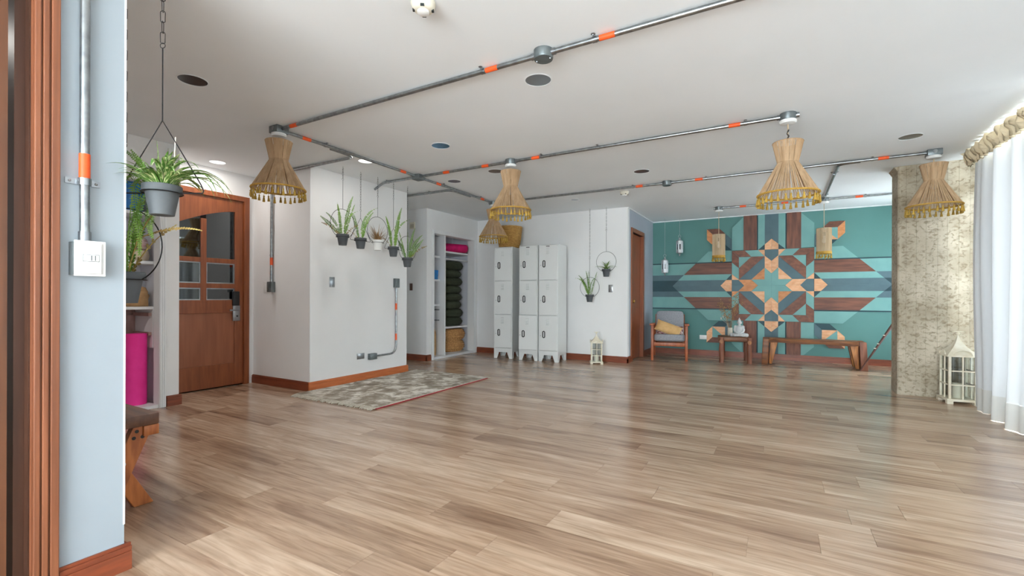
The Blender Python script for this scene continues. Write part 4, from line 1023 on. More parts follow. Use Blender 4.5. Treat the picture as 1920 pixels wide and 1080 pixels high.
# ------------------------------------------------------------------ lockers
W_, D_, HL = 0.335, 0.345, 1.87
me_lbody = None
def locker(label, x, y, rz, ajar=None, labels=True):
    t = thing('locker_cabinet', label, 'locker', (x, y, 0), rz, 'white three-door metal lockers')   # origin front-left on the floor
    b = MB(); th = 0.006
    b.box(0, th, 0, D_, 0.13, HL).box(W_-th, W_, 0, D_, 0.13, HL).box(th, W_-th, D_-th, D_, 0.13, HL).box(th, W_-th, 0, D_-th, HL-th, HL).box(th, W_-th, 0, D_-th, 0.13, 0.145)
    for k in range(1, 3): b.box(th, W_-th, 0.02, D_-th, 0.175+0.563*k-0.006, 0.175+0.563*k+0.006)
    b.box(th, W_-th, 0, 0.012, 0.145, 0.175); b.box(th, 0.02, 0, 0.012, 0.175, HL-th).box(W_-0.02, W_-th, 0, 0.012, 0.175, HL-th)
    b.build('body', 'locker_paint', t)
    pf = [(0, 0.135), (0, 0), (0.055, 0), (0.095, 0.105), (W_-0.095, 0.105), (W_-0.055, 0), (W_, 0), (W_, 0.135)]
    for d0 in (0.0, D_-0.004): MB().prism(pf, d0, d0+0.004, 'y').build('leg_skirt', 'locker_paint', t)
    for d0 in (0.0, W_-0.004): MB().prism(pf, d0, d0+0.004, 'x').build('leg_skirt', 'locker_paint', t)
    for k in range(3):
        z0 = 0.175+0.563*k+0.005; z1 = z0+0.553
        dr = MB().box(0, W_-0.034, -0.014, 0, 0, z1-z0).build('door', 'locker_paint', t, (W_-0.014, 0, z0), None, bevel=0.003)
        # door local origin at the hinge on the right; mirror x
        dr.data.transform(Matrix.Scale(-1, 4, (1, 0, 0))); dr.data.flip_normals()
        if ajar == k:
            dr.rotation_euler = (0, 0, R(9)); 
        dw = W_-0.034
        hx, hz = -dw+0.075, 0.255
        pts = []
        for q in range(24):
            a = 2*pi*q/24; pts.append((hx+0.018*cos(a), -0.0165, hz+(0.032 if sin(a) > 0 else -0.032)+0.018*sin(a)))
        MB().tube(pts, 0.0078, 6, closed=True).build('handle', 'black_plastic', dr, smooth=True)
        MB().lathe([(0.007, 0), (0.006, 0.004)], 10).build('lock', 'steel', dr, (-dw+0.02, -0.014, hz-0.02), (pi/2, 0, 0))
        for q in range(5):
            MB().hexa([(-dw*0.53-0.026, -0.014, 0.50-q*0.022), (-dw*0.53+0.026, -0.014, 0.50-q*0.022), (-dw*0.53+0.026, -0.014, 0.507-q*0.022), (-dw*0.53-0.026, -0.014, 0.507-q*0.022)],
                      [(-dw*0.53-0.022, -0.024, 0.498-q*0.022), (-dw*0.53+0.022, -0.024, 0.498-q*0.022), (-dw*0.53+0.022, -0.0145, 0.506-q*0.022), (-dw*0.53-0.022, -0.0145, 0.506-q*0.022)]).build('vent_louvre', 'locker_paint', dr)
        for zz in (0.06, 0.49): MB().box(-0.004, 0.010, -0.010, -0.002, zz-0.03, zz+0.03).build('hinge', 'locker_paint', dr)
        if k == 2 and labels: MB().box(-dw*0.53-0.03, -dw*0.53+0.03, -0.0155, -0.014, 0.528, 0.538).build('name_tag', 'black_plastic', dr)
    return t
locker('white metal three-door locker on the left, under the wicker basket', -4.155, 6.66, R(7), labels=False)
locker('white metal three-door locker in the middle with its lowest door ajar', -3.672, 6.665, R(1), ajar=0)
locker('white metal three-door locker on the right, nearest the hoop planters', -3.318, 6.675, R(1))
bs = thing('wicker_basket', 'large woven wicker basket on top of the left locker', 'basket', (-3.975, 6.855, 1.871))
MB().lathe([(0.001, 0.002), (0.15, 0.0), (0.165, 0.02), (0.195, 0.16), (0.212, 0.34), (0.205, 0.34), (0.188, 0.16), (0.155, 0.025), (0.001, 0.012)], 40, cap=False).build('inner_wall', 'wicker', bs, smooth=True)
for k in range(17):
    z = 0.012+k*0.0195; r = 0.166+0.03*min(1, z/0.16) + 0.017*max(0, (z-0.16)/0.18)
    MB().tube([((r+0.003*sin(q*pi*40/60+k*pi))*cos(2*pi*q/120), (r+0.003*sin(q*pi*40/60+k*pi))*sin(2*pi*q/120), z) for q in range(120)], 0.0085, 5, closed=True).build('weave_row', 'wicker', bs, smooth=True)
MB().tube([(0.214*cos(2*pi*q/48), 0.214*sin(2*pi*q/48), 0.345) for q in range(48)], 0.013, 8, closed=True).build('rim', 'wicker', bs, smooth=True)
MB().tube([(0.215*cos(-2.2+0.5*q/8), 0.215*sin(-2.2+0.5*q/8)-0.012, 0.31-0.05*sin(pi*q/8)) for q in range(9)], 0.008, 6).build('handle', 'lantern_paint', bs, smooth=True)
ls2 = thing('standing_stick', 'thin pale wooden stick leaning in the gap left of the lockers', 'stick', (-4.30, 6.95, 0))
MB().tube([(0, 0, 0.0), (0.0, 0.02, 0.25), (0.01, 0.05, 0.50)], 0.010, 8).build('shaft', 'paper_bag', ls2, smooth=True)
for z in (0.06, 0.48): MB().tube([(-0.03, 0.02*z/0.25, z), (0.03, 0.02*z/0.25, z)], 0.008, 6).build('peg', 'paper_bag', ls2, smooth=True)

# ------------------------------------------------------------------ plants
def frond_mesh(L_, a0, a1, n, wl, seed, mat, sparse=0.0, roll=1.1):
    rs = random.Random(seed); m = MB(); P = []; x = z = 0.0; st = L_/n
    for i in range(n+1):
        a = a0+(a1-a0)*(i/n)**1.5; P.append(Vector((x, 0, z))); x += st*sin(a); z += st*cos(a)
    m.tube([tuple(p) for p in P], [0.0022*(1-0.8*i/n)+0.0006 for i in range(n+1)], 4)
    for i in range(max(1, int(n*0.12)), n+1):
        if rs.random() < sparse: continue
        s = i/n; l = wl*(0.5+0.5*min(1, s*4))*(1-0.75*max(0, (s-0.55)/0.45)**1.5)*rs.uniform(0.85, 1.1)
        d = (P[min(i+1, n)]-P[i-1]).normalized(); up = d.cross(Vector((0, 1, 0)))
        for sd in (-1, 1):
            rl = roll + rs.uniform(-0.25, 0.25)
            v = (Vector((0, sd*cos(rl), 0)) + up*sd*sin(rl) + d*0.4).normalized()
            w2 = d*(st*0.52)
            p = P[i]; q = p+v*l; mid = p+v*l*0.45
            m.add([tuple(p), tuple(mid+w2), tuple(q), tuple(mid-w2)], [(0, 1, 2), (0, 2, 3)])
    return m.mesh('frond', mat)
FR = [frond_mesh(0.42, R(4), R(22), 30, 0.026, 1, 'fern_green', 0.05, 1.2), frond_mesh(0.34, R(14), R(50), 25, 0.027, 2, 'fern_green', 0.05, 1.0),
      frond_mesh(0.31, R(24), R(36), 22, 0.029, 3, 'fern_green', 0.0, 1.25), frond_mesh(0.46, R(2), R(80), 32, 0.022, 4, 'fern_green', 0.2, 1.1),
      frond_mesh(0.24, R(35), R(70), 18, 0.020, 5, 'fern_dry', 0.3, 1.0), frond_mesh(0.38, R(8), R(14), 30, 0.018, 6, 'fern_green', 0.2, 0.9)]
def ribbon_mesh(L_, a0, a1, wd, mat, n=12):
    P = []; x = z = 0.0; st = L_/n
    for i in range(n+1):
        a = a0+(a1-a0)*i/n; P.append((x, z)); x += st*sin(a); z += st*cos(a)
    vs = []; fs = []
    for i, (px, pz) in enumerate(P):
        s = i/n; w2 = wd/2*(0.55+0.45*min(1, s*4))*max(0.03, 1-max(0, (s-0.5)/0.5)**1.6)
        vs += [(px, -w2, pz+w2*0.3), (px, 0, pz), (px, w2, pz+w2*0.3)]
    for i in range(n):
        b = 3*i; fs += [(b, b+1, b+4, b+3), (b+1, b+2, b+5, b+4)]
    return MB().add(vs, fs).mesh('leaf', mat, 'full')
SP = [ribbon_mesh(0.26, R(20), R(150), 0.017, 'spider_green'), ribbon_mesh(0.21, R(35), R(125), 0.017, 'spider_green'),
      ribbon_mesh(0.19, R(10), R(80), 0.017, 'spider_green'), ribbon_mesh(0.31, R(30), R(170), 0.014, 'spider_green'), ribbon_mesh(0.15, R(45), R(110), 0.016, 'spider_green')]
GR = [ribbon_mesh(0.21, R(5), R(40), 0.006, 'dry_grass'), ribbon_mesh(0.18, R(15), R(90), 0.006, 'dry_grass'), ribbon_mesh(0.15, R(25), R(60), 0.006, 'dry_grass')]
POT = [(0.001, 0.002), (0.047, 0.0), (0.064, 0.100), (0.073, 0.100), (0.075, 0.134), (0.069, 0.134), (0.066, 0.112)]
me_pot = MB().lathe(POT, 28, cap=False).mesh('pot', 'pot_grey', True)
me_potw = MB().lathe(POT, 28, cap=False).mesh('pot', 'pot_white', True)
me_rimr = MB().lathe([(0.0735, 0.1), (0.0758, 0.104), (0.0765, 0.132), (0.073, 0.1345)], 28, cap=False).mesh('pot_rim', 'pot_grey', True)
me_rimw = MB().lathe([(0.0735, 0.1), (0.0758, 0.104), (0.0765, 0.132), (0.073, 0.1345)], 28, cap=False).mesh('pot_rim', 'pot_white', True)
me_soil = MB().lathe([(0.001, 0.112), (0.0665, 0.112)], 20, cap=False).mesh('soil', 'soil')
def link_mesh(l, w2, r):
    pts = []
    for q in range(14):
        a = 2*pi*q/14; pts.append((w2*cos(a), 0, (l/2-w2 if sin(a) >= 0 else -(l/2-w2)) + w2*sin(a)))
    return MB().tube(pts, r, 5, closed=True).mesh('chain_link', 'black_iron', True)
me_lb = link_mesh(0.048, 0.0085, 0.0014); me_ls = link_mesh(0.032, 0.0055, 0.0013)
def hanger(label, x, y, zrim, shape, rz, chain_end, kind, seed, group, white=False, big=False, size=0.89):
    """pot rim at zrim; shape hung from a chain between the ceiling and chain_end, a rod below it"""
    zb = zrim-0.134*size
    t = thing('hanging_planter', label, 'planter', (x, y, zb), rz, group)
    p = inst('pot', me_potw if white else me_pot, t, scale=(size,)*3); inst('pot_rim', me_rimw if white else me_rimr, p); inst('soil', me_soil, p)
    zr = zrim-0.02*size-zb; rr_ = 0.0765*size
    MB().tube([((rr_+0.002)*cos(2*pi*q/28), (rr_+0.002)*sin(2*pi*q/28), zr-0.012) for q in range(28)], 0.0022, 5, closed=True).build('support_ring', 'black_iron', t, smooth=True)
    if shape == 'hoop':
        R_ = 0.16; h = math.sqrt(R_*R_-rr_*rr_); c = (0, 0, zr-0.012+h); a0 = -pi/2+math.asin(rr_/R_)
        MB().tube(arc(c, R_, a0, 2*pi-pi-a0, 40), 0.0026, 6).build('hoop', 'black_iron', t, smooth=True); top = c[2]+R_
    else:
        wd = 0.175*(1 if big else size); ht = 0.29*(1 if big else size); z0 = zr-0.012
        def rnd(a, b, c, k=0.12):
            a, b, c = map(Vector, (a, b, c)); return [tuple(b+(a-b)*k), tuple(b+(a-b)*k*0.3+(c-b)*k*0.3), tuple(b+(c-b)*k)]
        L_, A_, R2 = (-wd, 0, z0), (0, 0, z0+ht), (wd, 0, z0)
        MB().tube([(-rr_, 0, z0)] + rnd((-rr_, 0, z0), L_, A_) + [A_] + rnd(A_, R2, (rr_, 0, z0)) + [(rr_, 0, z0)], 0.0026, 6).build('triangle_frame', 'black_iron', t, smooth=True); top = z0+ht
    zc = chain_end-zb; zt = ZB-zb
    MB().tube([(0, 0, top), (0, 0, zc)], 0.0022, 6).build('rod', 'black_iron', t)
    MB().tube(arc((0, 0, zc+0.010), 0.010, 0, 2*pi*17/18, 17), 0.0014, 5, closed=True).build('chain_ring', 'black_iron', t)
    MB().tube([(0, 0, zt), (0, 0, zt-0.015), (0.006, 0, zt-0.024), (0, 0, zt-0.033), (-0.005, 0, zt-0.026)], 0.0016, 5).build('ceiling_hook', 'black_iron', t)
    ml = me_lb if big else me_ls; pitch = 0.043 if big else 0.0285
    n = max(1, round((zt-0.03-(zc+0.02))/pitch)); pt = (zt-0.03-(zc+0.02))/n
    for i in range(n): inst('chain_link', ml, t, (0, 0, zc+0.02+pt*(i+0.5)), (0, 0, (i % 2)*pi/2 + 0.3), (1, 1, pt/pitch))
    rs = random.Random(seed); zs = 0.112*size
    if isinstance(kind, list):
        for (fi, az, sc_, tl) in kind:
            me = FR[fi] if isinstance(fi, int) else (SP if fi[0] == 's' else GR)[int(fi[1])]
            inst('frond' if isinstance(fi, int) else 'leaf', me, t, (0.02*cos(R(az)), 0.02*sin(R(az)), zs), (0, R(tl), R(az)), (sc_,)*3)
    elif kind == 'spider':
        for i in range(26):
            inst('leaf', SP[rs.choice((1, 2, 4, 4, 1))], t, (0, 0, zs), (0, 0, i*2*pi/26*3+rs.uniform(-.3, .3)), (rs.uniform(0.85, 1.15),)*3)
    elif kind == 'grass':
        for i in range(95):
            a = rs.uniform(0, 2*pi); inst('leaf', GR[i % 3], t, (0.02*cos(a), 0.02*sin(a), zs), (0, rs.uniform(-0.1, 0.25), a), (1, 1, rs.uniform(0.6, 1.15)))
    return t
PG = 'planters hung in front of the white partition'
XP = -4.115; P90 = R(90)
# view azimuth: image right is roughly (0.64, 0.77) here, so az 50 leans right and 230 leans left
hanger('grey pot with upright fern in the first round hoop from the entrance side', XP, 3.47, 1.708, 'hoop', P90, 2.30,
       [(0, -50, 1.05, 0), (5, 160, 0.95, -4), (2, 130, 0.95, 16), (1, 120, 0.9, 4), (5, -40, 1.0, 6), (0, 200, 0.8, 4), (4, 135, 1.0, 6), (4, -45, 0.8, 0), (3, -50, 0.72, -6)], 1, PG)
hanger('grey pot with fern in the triangle frame, second of the partition planters', XP, 3.72, 1.695, 'tri', P90, 2.00,
       [(1, -45, 1.0, -8), (3, -48, 0.95, -8), (0, 100, 0.75, 4), (5, 150, 0.8, 4), (2, -60, 0.7, -14), (4, 130, 0.7, 0)], 2, PG)
hanger('white pot with dry grass in a round hoop, third of the partition planters', XP, 3.98, 1.700, 'hoop', P90, 2.21, 'grass', 3, PG, white=True)
hanger('grey pot with tall narrow fern in the triangle frame, fourth of the partition planters', XP, 4.24, 1.645, 'tri', P90, 2.23,
       [(0, -55, 1.2, -2), (5, -30, 1.25, -2), (5, 150, 1.05, 0), (3, -50, 0.95, -6), (0, 120, 0.95, 0), (4, 135, 0.7, -8)], 4, PG)
hanger('grey pot with bushy fern in a round hoop, last of the partition planters', XP, 4.49, 1.530, 'hoop', P90, 2.15,
       [(0, -60, 0.95, 0), (2, -45, 1.0, 6), (1, -50, 1.05, 0), (5, 120, 1.0, 4), (2, 140, 0.85, -6), (1, 120, 0.75, -6), (4, -45, 1.2, 4), (0, 40, 0.9, 4)], 5, PG)
PL = 'planters hung before the white wall by the lockers'
hanger('grey pot with fern in the lower round hoop beside the right locker', -2.595, 7.04, 1.075, 'hoop', 0, 1.64,
       [(1, 175, 1.1, 0), (2, 165, 1.0, 0), (0, 170, 0.95, -4), (5, 10, 1.05, 4), (5, 120, 1.1, 0), (3, 5, 0.75, -14), (3, 178, 0.85, 6)], 6, PL)
hanger('grey pot with spider plant in the higher round hoop above the steel wall plate', -2.33, 7.06, 1.475, 'hoop', 0, 2.08, 'spider', 7, PL)
# the two near planters at the end of the foreground wall
PN = 'planters hung at the end of the foreground wall'
big = []
rs = random.Random(11)
for i in range(46):
    big.append(('s%d' % rs.choice((0, 1, 3, 0, 1, 2)), rs.uniform(-75, 110), rs.uniform(0.75, 1.05), rs.uniform(-10, 8)))
for i in range(26): big.append(('s%d' % rs.choice((1, 2, 4)), rs.uniform(110, 285), rs.uniform(0.7, 1.0), rs.uniform(-10, 8)))
big += [(0, 150, 0.50, -3), (2, 170, 0.5, 6), (5, 140, 0.45, 8), (1, 190, 0.6, 10), (2, 200, 0.55, 0)]
tri = hanger('large grey pot with spider plant and fern in the near triangle frame', -2.133, 0.912, 1.47, 'tri', R(30), 2.02, big, 8, PN, big=True, size=0.88)
# trailing fronds hanging from the near pot
def trail_mesh(L_, n, wl, seed, mat):
    rs = random.Random(seed); m = MB(); P = []
    for i in range(n+1):
        s = i/n; P.append(Vector((0.05*min(1, s*5)+0.02*sin(s*3), 0.012*sin(s*5+seed), 0.03*sin(min(1, s*6)*pi/2) - L_*max(0, s-0.06))))
    m.tube([tuple(p) for p in P], 0.0016, 4)
    for i in range(2, n+1):
        s = i/n; l = wl*(1-0.7*max(0, (s-0.6)/0.4))*rs.uniform(0.85, 1.1)
        for sd in (-1, 1):
            v = Vector((0.25*rs.uniform(-1, 1), sd, -0.35)).normalized(); p = P[i]; q = p+v*l; mid = p+v*l*0.4; w2 = Vector((0, 0, L_/n*0.42))
            m.add([tuple(p), tuple(mid+w2), tuple(q), tuple(mid-w2)], [(0, 1, 2), (0, 2, 3)])
    return m.mesh('frond', mat)
for L_, az, sd in ((0.34, 165, 1), (0.30, 195, 2), (0.36, 215, 3), (0.26, 140, 4)):
    inst('frond', trail_mesh(L_, 34, 0.026, sd, 'fern_green'), tri, (0.07*cos(R(az)), 0.07*sin(R(az)), 0.135), (0, 0, R(az)))
MB().tube([(0.028, 0.02, 0.1), (0.036, 0.022, 0.32)], 0.0022, 5).build('plant_stake', 'bone', tri)
lowp = hanger('large grey pot with thinning fern in the near hoop, half hidden by the foreground wall', -2.395, 0.885, 1.13, 'hoop', R(30), 1.655,
       [(0, -30, 1.0, 0), (5, 20, 1.0, -4), (1, 10, 0.95, -8), (5, -80, 1.05, 6), (3, -10, 0.9, -10), (0, 80, 0.9, 0), (4, -20, 1.3, -16), (4, 10, 1.2, -10)], 9, PN, big=True, size=0.98)
inst('frond', frond_mesh(0.30, R(70), R(105), 26, 0.010, 12, 'fern_dry', 0.1), lowp, (0.05, 0, 0.27), (0, 0, R(-5)))

# ------------------------------------------------------------------ armchair and pillows
ch = thing('armchair', 'grey cushioned wooden armchair in the corner by the inner door', 'chair', (-1.583, 8.19, 0), R(10))
def cb(x0, x1, y0, y1, z0, z1, name, mat='chair_wood', b=0.006): return rbox(x0, x1, y0, y1, z0, z1, name, mat, ch, b)
for s in (-1, 1):
    x0, x1 = (s*0.285, s*0.245) if s < 0 else (s*0.245, s*0.285)
    cb(x0, x1, -0.385, -0.345, 0.0, 0.575, 'leg')
    MB().hexa([(x0, 0.37, 0), (x1, 0.37, 0), (x1, 0.405, 0), (x0, 0.405, 0)], [(x0, 0.24, 0.575), (x1, 0.24, 0.575), (x1, 0.285, 0.575), (x0, 0.285, 0.575)]).build('leg', 'chair_wood', ch)
    xa_, xb_ = (-0.305, -0.235) if s < 0 else (0.235, 0.305)
    MB().hexa([(xa_, -0.43, 0.575), (xb_, -0.43, 0.575), (xb_, 0.33, 0.555), (xa_, 0.33, 0.555)], [(xa_, -0.43, 0.605), (xb_, -0.43, 0.605), (xb_, 0.33, 0.58), (xa_, 0.33, 0.58)]).build('armrest', 'chair_wood', ch, smooth=True, bevel=0.008)
    xc, xd = (-0.243, -0.21) if s < 0 else (0.21, 0.243)
    MB().hexa([(xc, 0.17, 0.25), (xd, 0.17, 0.25), (xd, 0.21, 0.25), (xc, 0.21, 0.25)], [(xc, 0.33, 0.735), (xd, 0.33, 0.735), (xd, 0.37, 0.735), (xc, 0.37, 0.735)]).build('back_post', 'chair_wood', ch)
    MB().hexa([(xc, -0.345, 0.25), (xd, -0.345, 0.25), (xd, 0.20, 0.21), (xc, 0.20, 0.21)], [(xc, -0.345, 0.30), (xd, -0.345, 0.30), (xd, 0.20, 0.26), (xc, 0.20, 0.26)]).build('side_rail', 'chair_wood', ch)
cb(-0.245, 0.245, -0.38, -0.35, 0.235, 0.295, 'front_rail'); cb(-0.21, 0.21, 0.18, 0.205, 0.21, 0.27, 'rear_rail')
for k in range(5):
    x = -0.16+0.08*k; MB().hexa([(x-0.015, 0.20, 0.27), (x+0.015, 0.20, 0.27), (x+0.015, 0.215, 0.27), (x-0.015, 0.215, 0.27)], [(x-0.015, 0.345, 0.70), (x+0.015, 0.345, 0.70), (x+0.015, 0.36, 0.70), (x-0.015, 0.36, 0.70)]).build('back_slat', 'chair_wood', ch)
def pad(w_, d_, h_, name, mat, par, loc, rot, e=0.45, puff=0.0, n=28):
    # soft box: superellipse outline with rounded profile
    vs = []; fs = []; m = 9
    for j in range(m):
        f = -1+2*j/(m-1); k = (1-abs(f)**4)**0.5*0.10+0.90 if abs(f) < 1 else 0.90
        for i in range(n):
            a = 2*pi*i/n; c, s = cos(a), sin(a)
            vs.append((w_/2*k*abs(c)**e*(1 if c >= 0 else -1), d_/2*k*abs(s)**e*(1 if s >= 0 else -1), h_/2*f*(1+0.0*puff)))
    for j in range(m-1):
        for i in range(n):
            q = (i+1) % n; fs.append((j*n+i, j*n+q, (j+1)*n+q, (j+1)*n+i))
    c0 = len(vs); vs += [(0, 0, -h_/2*(1+puff)), (0, 0, h_/2*(1+puff))]
    for i in range(n):
        q = (i+1) % n; fs += [(q, i, c0), ((m-1)*n+i, (m-1)*n+q, c0+1)]
    return MB().add(vs, fs).build(name, mat, par, loc, rot, smooth='full')
pad(0.485, 0.58, 0.115, 'seat_cushion', 'grey_cloth', ch, (0, -0.085, 0.358), (R(-3), 0, 0), 0.25, 0.12)
pad(0.46, 0.50, 0.10, 'back_cushion', 'grey_cloth', ch, (0, 0.205, 0.555), (R(70), 0, 0), 0.25, 0.12)
def pillow(label, w_, h_, t_, mat, loc, rot, seam=True):
    t = thing('throw_pillow', label, 'pillow', loc, 0, 'throw pillows on the armchair')
    n = 14; vs = []; fs = []
    def idx(i, j, k): return k*(n+1)**2 + j*(n+1)+i
    for k in (1, -1):
        for j in range(n+1):
            for i in range(n+1):
                u = -1+2*i/n; v = -1+2*j/n
                pinch = 1-0.07*(1-abs(v)**2)*(abs(u)**3) ; pinch2 = 1-0.07*(1-abs(u)**2)*(abs(v)**3)
                vs.append((w_/2*u*pinch, h_/2*v*pinch2, k*t_/2*((1-u**4)*(1-v**4))**0.6))
    for k in (0, 1):
        for j in range(n):
            for i in range(n):
                f = (idx(i, j, k), idx(i+1, j, k), idx(i+1, j+1, k), idx(i, j+1, k)); fs.append(f if k == 0 else f[::-1])
    o = MB().add(vs, fs).build('cover', mat, t, None, rot, smooth='full')
    return t
pillow('tan satin oblong pillow lying tilted on the armchair', 0.42, 0.20, 0.10, 'tan_cloth', (-1.565, 7.99, 0.515), (R(60), R(20), R(8)))
pillow('dark red and white patterned pillow behind the tan pillow on the armchair', 0.44, 0.24, 0.09, 'weave_cloth', (-1.56, 8.09, 0.475), (R(48), R(6), R(10)))

# ------------------------------------------------------------------ log side table with statue and vase
tb = thing('log_side_table', 'rustic dark wood side table with four log legs under the stone statue', 'table', (-0.60, 8.29, 0), R(6))
rbox(-0.235, 0.235, -0.20, 0.20, 0.335, 0.41, 'tabletop', 'rustic_wood', tb, 0.012)
for i, (x, y) in enumerate(((-0.185, -0.215), (0.215, -0.185), (-0.16, 0.18), (0.19, 0.18))):
    zt = (0.405, 0.40, 0.334, 0.334)[i]; rs = random.Random(i)
    l = MB().tube([(x, y, 0), (x+0.004, y, 0.1), (x-0.003, y, 0.2), (x+0.003, y, 0.3), (x, y, zt)], [0.036, 0.034, 0.036, 0.033, 0.035], 12).build('leg', 'rustic_red', tb, smooth=True)
    if i < 2: MB().tube([(x, y-0.036, zt-0.07), (x, y-0.028, zt-0.07)], 0.03, 12).build('cut_face', 'rustic_light', l, smooth=True)
bd = thing('seated_statue', 'pale stone seated meditating figure on the log side table', 'statue', (-0.515, 8.20, 0.411))
sm = MB()
sm.ball((0, 0.0, 0.03), 0.07, 14, 8, (1.15, 1.0, 0.42))
for s in (-1, 1):
    sm.tube([(s*0.045, 0.02, 0.035), (s*0.105, -0.035, 0.03), (s*0.06, -0.075, 0.026), (-s*0.03, -0.085, 0.03)], [0.032, 0.030, 0.024, 0.016], 10)
    sm.ball((s*0.105, -0.03, 0.03), 0.033, 10, 6)
    sm.tube([(s*0.048, 0.012, 0.155), (s*0.064, -0.005, 0.11), (s*0.06, -0.02, 0.085), (s*0.03, -0.06, 0.065), (0, -0.068, 0.06)], [0.023, 0.021, 0.018, 0.014, 0.012], 10)
    sm.ball((s*0.052, 0.015, 0.155), 0.027, 10, 6)
    sm.ball((s*0.033, 0.018, 0.222), 0.010, 8, 5, (0.5, 0.8, 1.9))
sm.tube([(0, 0.02, 0.02), (0, 0.022, 0.07), (0, 0.02, 0.12), (0, 0.018, 0.16), (0, 0.015, 0.185)], [0.068, 0.052, 0.056, 0.05, 0.022], 14)
sm.tube([(0, 0.015, 0.165), (0, 0.012, 0.21)], 0.018, 10)
sm.ball((0, 0.010, 0.228), 0.033, 14, 10, (0.92, 1.0, 1.2)); sm.ball((0, -0.024, 0.225), 0.006, 6, 5, (0.8, 1, 1.6)); sm.ball((0, 0.015, 0.262), 0.022, 12, 6); sm.tube([(0, 0.014, 0.265), (0, 0.014, 0.285), (0, 0.014, 0.305)], [0.014, 0.010, 0.003], 8)
so = sm.build('figure', 'statue_stone', bd, smooth='full')
rmod = so.modifiers.new('remesh', 'REMESH'); rmod.mode = 'VOXEL'; rmod.voxel_size = 0.004; rmod.use_smooth_shade = True
smo = so.modifiers.new('smooth', 'SMOOTH'); smo.iterations = 3
vz = thing('flower_vase', 'small pale clay vase with dried flower stems on the log side table', 'vase', (-0.66, 8.36, 0.411))
MB().lathe([(0.001, 0.0), (0.036, 0.0), (0.040, 0.02), (0.038, 0.12), (0.034, 0.13), (0.030, 0.13), (0.034, 0.12), (0.034, 0.01), (0.001, 0.008)], 20, cap=False).build('vase_body', 'vase_clay', vz, smooth=True)
rs = random.Random(21)
for i in range(15):
    a = rs.uniform(0, 6.3); L_ = rs.uniform(0.30, 0.66); ln = rs.uniform(0.04, 0.20); dx = ln*cos(a); dy = ln*0.3*sin(a); m = MB()
    m.tube([(0, 0, 0.05), (dx*0.4, dy*0.4, 0.05+L_*0.5), (dx, dy, 0.05+L_)], [0.002, 0.0015, 0.001], 4)
    for k in range(14):
        s = rs.uniform(0.5, 1.05); b = rs.uniform(0, 6.3); l = rs.uniform(0.01, 0.035)
        p = (dx*s, dy*s, 0.05+L_*s*0.98); q = (p[0]+l*cos(b), p[1]+l*0.6*sin(b), p[2]+0.6*l)
        m.tube([p, q], 0.0009, 3); m.ball(q, 0.0055, 5, 4, (1, 1, 1.6))
    m.build('dried_stem', 'dry_grass', vz)
for i in range(3):
    x = -0.05-0.02*i; MB().tube([(-0.01, 0, 0.06), (x*0.6, 0, 0.2), (x*1.5, 0.0, 0.33-0.03*i)], [0.002, 0.002, 0.002], 4).ball((x*1.5, 0, 0.34-0.03*i), 0.010, 7, 5, (1, 1, 2.2)).build('pale_bud', 'vase_clay', vz)

# ------------------------------------------------------------------ long bench at the mosaic wall
bn = thing('long_bench', 'long rustic wooden bench standing under the wall mosaic', 'bench', (0.46, 8.31, 0), R(1))
mB = MB(); 
seat = MB()
vs = []; fs = []; n = 26
for i in range(n+1):
    x = -0.56+1.12*i/n; w1 = 0.008*sin(i*0.9); w2 = 0.008*sin(i*0.7+1); t_ = 0.006*sin(i*0.5)
    vs += [(x, -0.15+w1, 0.345+t_), (x, -0.155+w1, 0.38), (x, -0.135+w1, 0.408), (x, 0.135+w2, 0.408), (x, 0.155+w2, 0.38), (x, 0.15+w2, 0.345+t_)]
for i in range(n):
    for k in range(6):
        a = 6*i+k; b = 6*i+(k+1) % 6; fs.append((a, b, b+6, a+6))
fs += [tuple(range(5, -1, -1)), tuple(6*n+k for k in range(6))]
seat.add(vs, fs).build('seat', 'rustic_wood', bn, smooth=True)
for s in (-1, 1):
    for f in (-1, 1):
        x0 = s*0.56; x1 = s*0.645; xa_, xb_ = min(x0, x1), max(x0, x1)
        sp_ = 0.02*s*(1 if f < 0 else 0)
        y0, y1 = (-0.165, -0.055) if f < 0 else (0.055, 0.165)
        MB().hexa([(xa_+sp_, y0, 0), (xb_+sp_, y0, 0), (xb_+sp_, y1, 0), (xa_+sp_, y1, 0)], [(xa_, y0, 0.405), (xb_, y0, 0.405), (xb_, y1, 0.405), (xa_, y1, 0.405)]).build('leg', 'rustic_red' if f*s < 0 else 'rustic_wood', bn, smooth=True, bevel=0.008)
        MB().hexa([(s*0.48-0.035, y0+0.01, 0), (s*0.48+0.035, y0+0.01, 0), (s*0.48+0.035, y1-0.01, 0), (s*0.48-0.035, y1-0.01, 0)] if False else [(s*0.54-0.02, y0+0.02, 0.02), (s*0.54+0.018, y0+0.02, 0.02), (s*0.54+0.018, y1-0.01, 0.02), (s*0.54-0.02, y1-0.01, 0.02)], [(s*0.50-0.045, y0+0.02, 0.35), (s*0.50+0.055, y0+0.02, 0.35), (s*0.50+0.055, y1-0.01, 0.35), (s*0.50-0.045, y1-0.01, 0.35)]).build('brace', 'rustic_light', bn, smooth=True, bevel=0.006)
sk = thing('leaning_stick', 'dark carved wooden stick leaning diagonally between the long bench and the column', 'stick', (1.02, 8.08, 0))
d = Vector((0.62, 0.205, 1.085))
MB().tube([(0.0, 0.0, 0.008), tuple(d*0.3), tuple(d*0.6), tuple(d)], [0.008, 0.014, 0.019, 0.021], 10).build('shaft', 'stick_wood', sk, smooth=True)
for s in (0.30, 0.36, 0.47): MB().ball(tuple(d*s + Vector((-0.012, -0.016, 0.006))), 0.012, 8, 5, (1.2, 0.5, 0.6)).build('knot_mark', 'bone', sk, smooth=True)

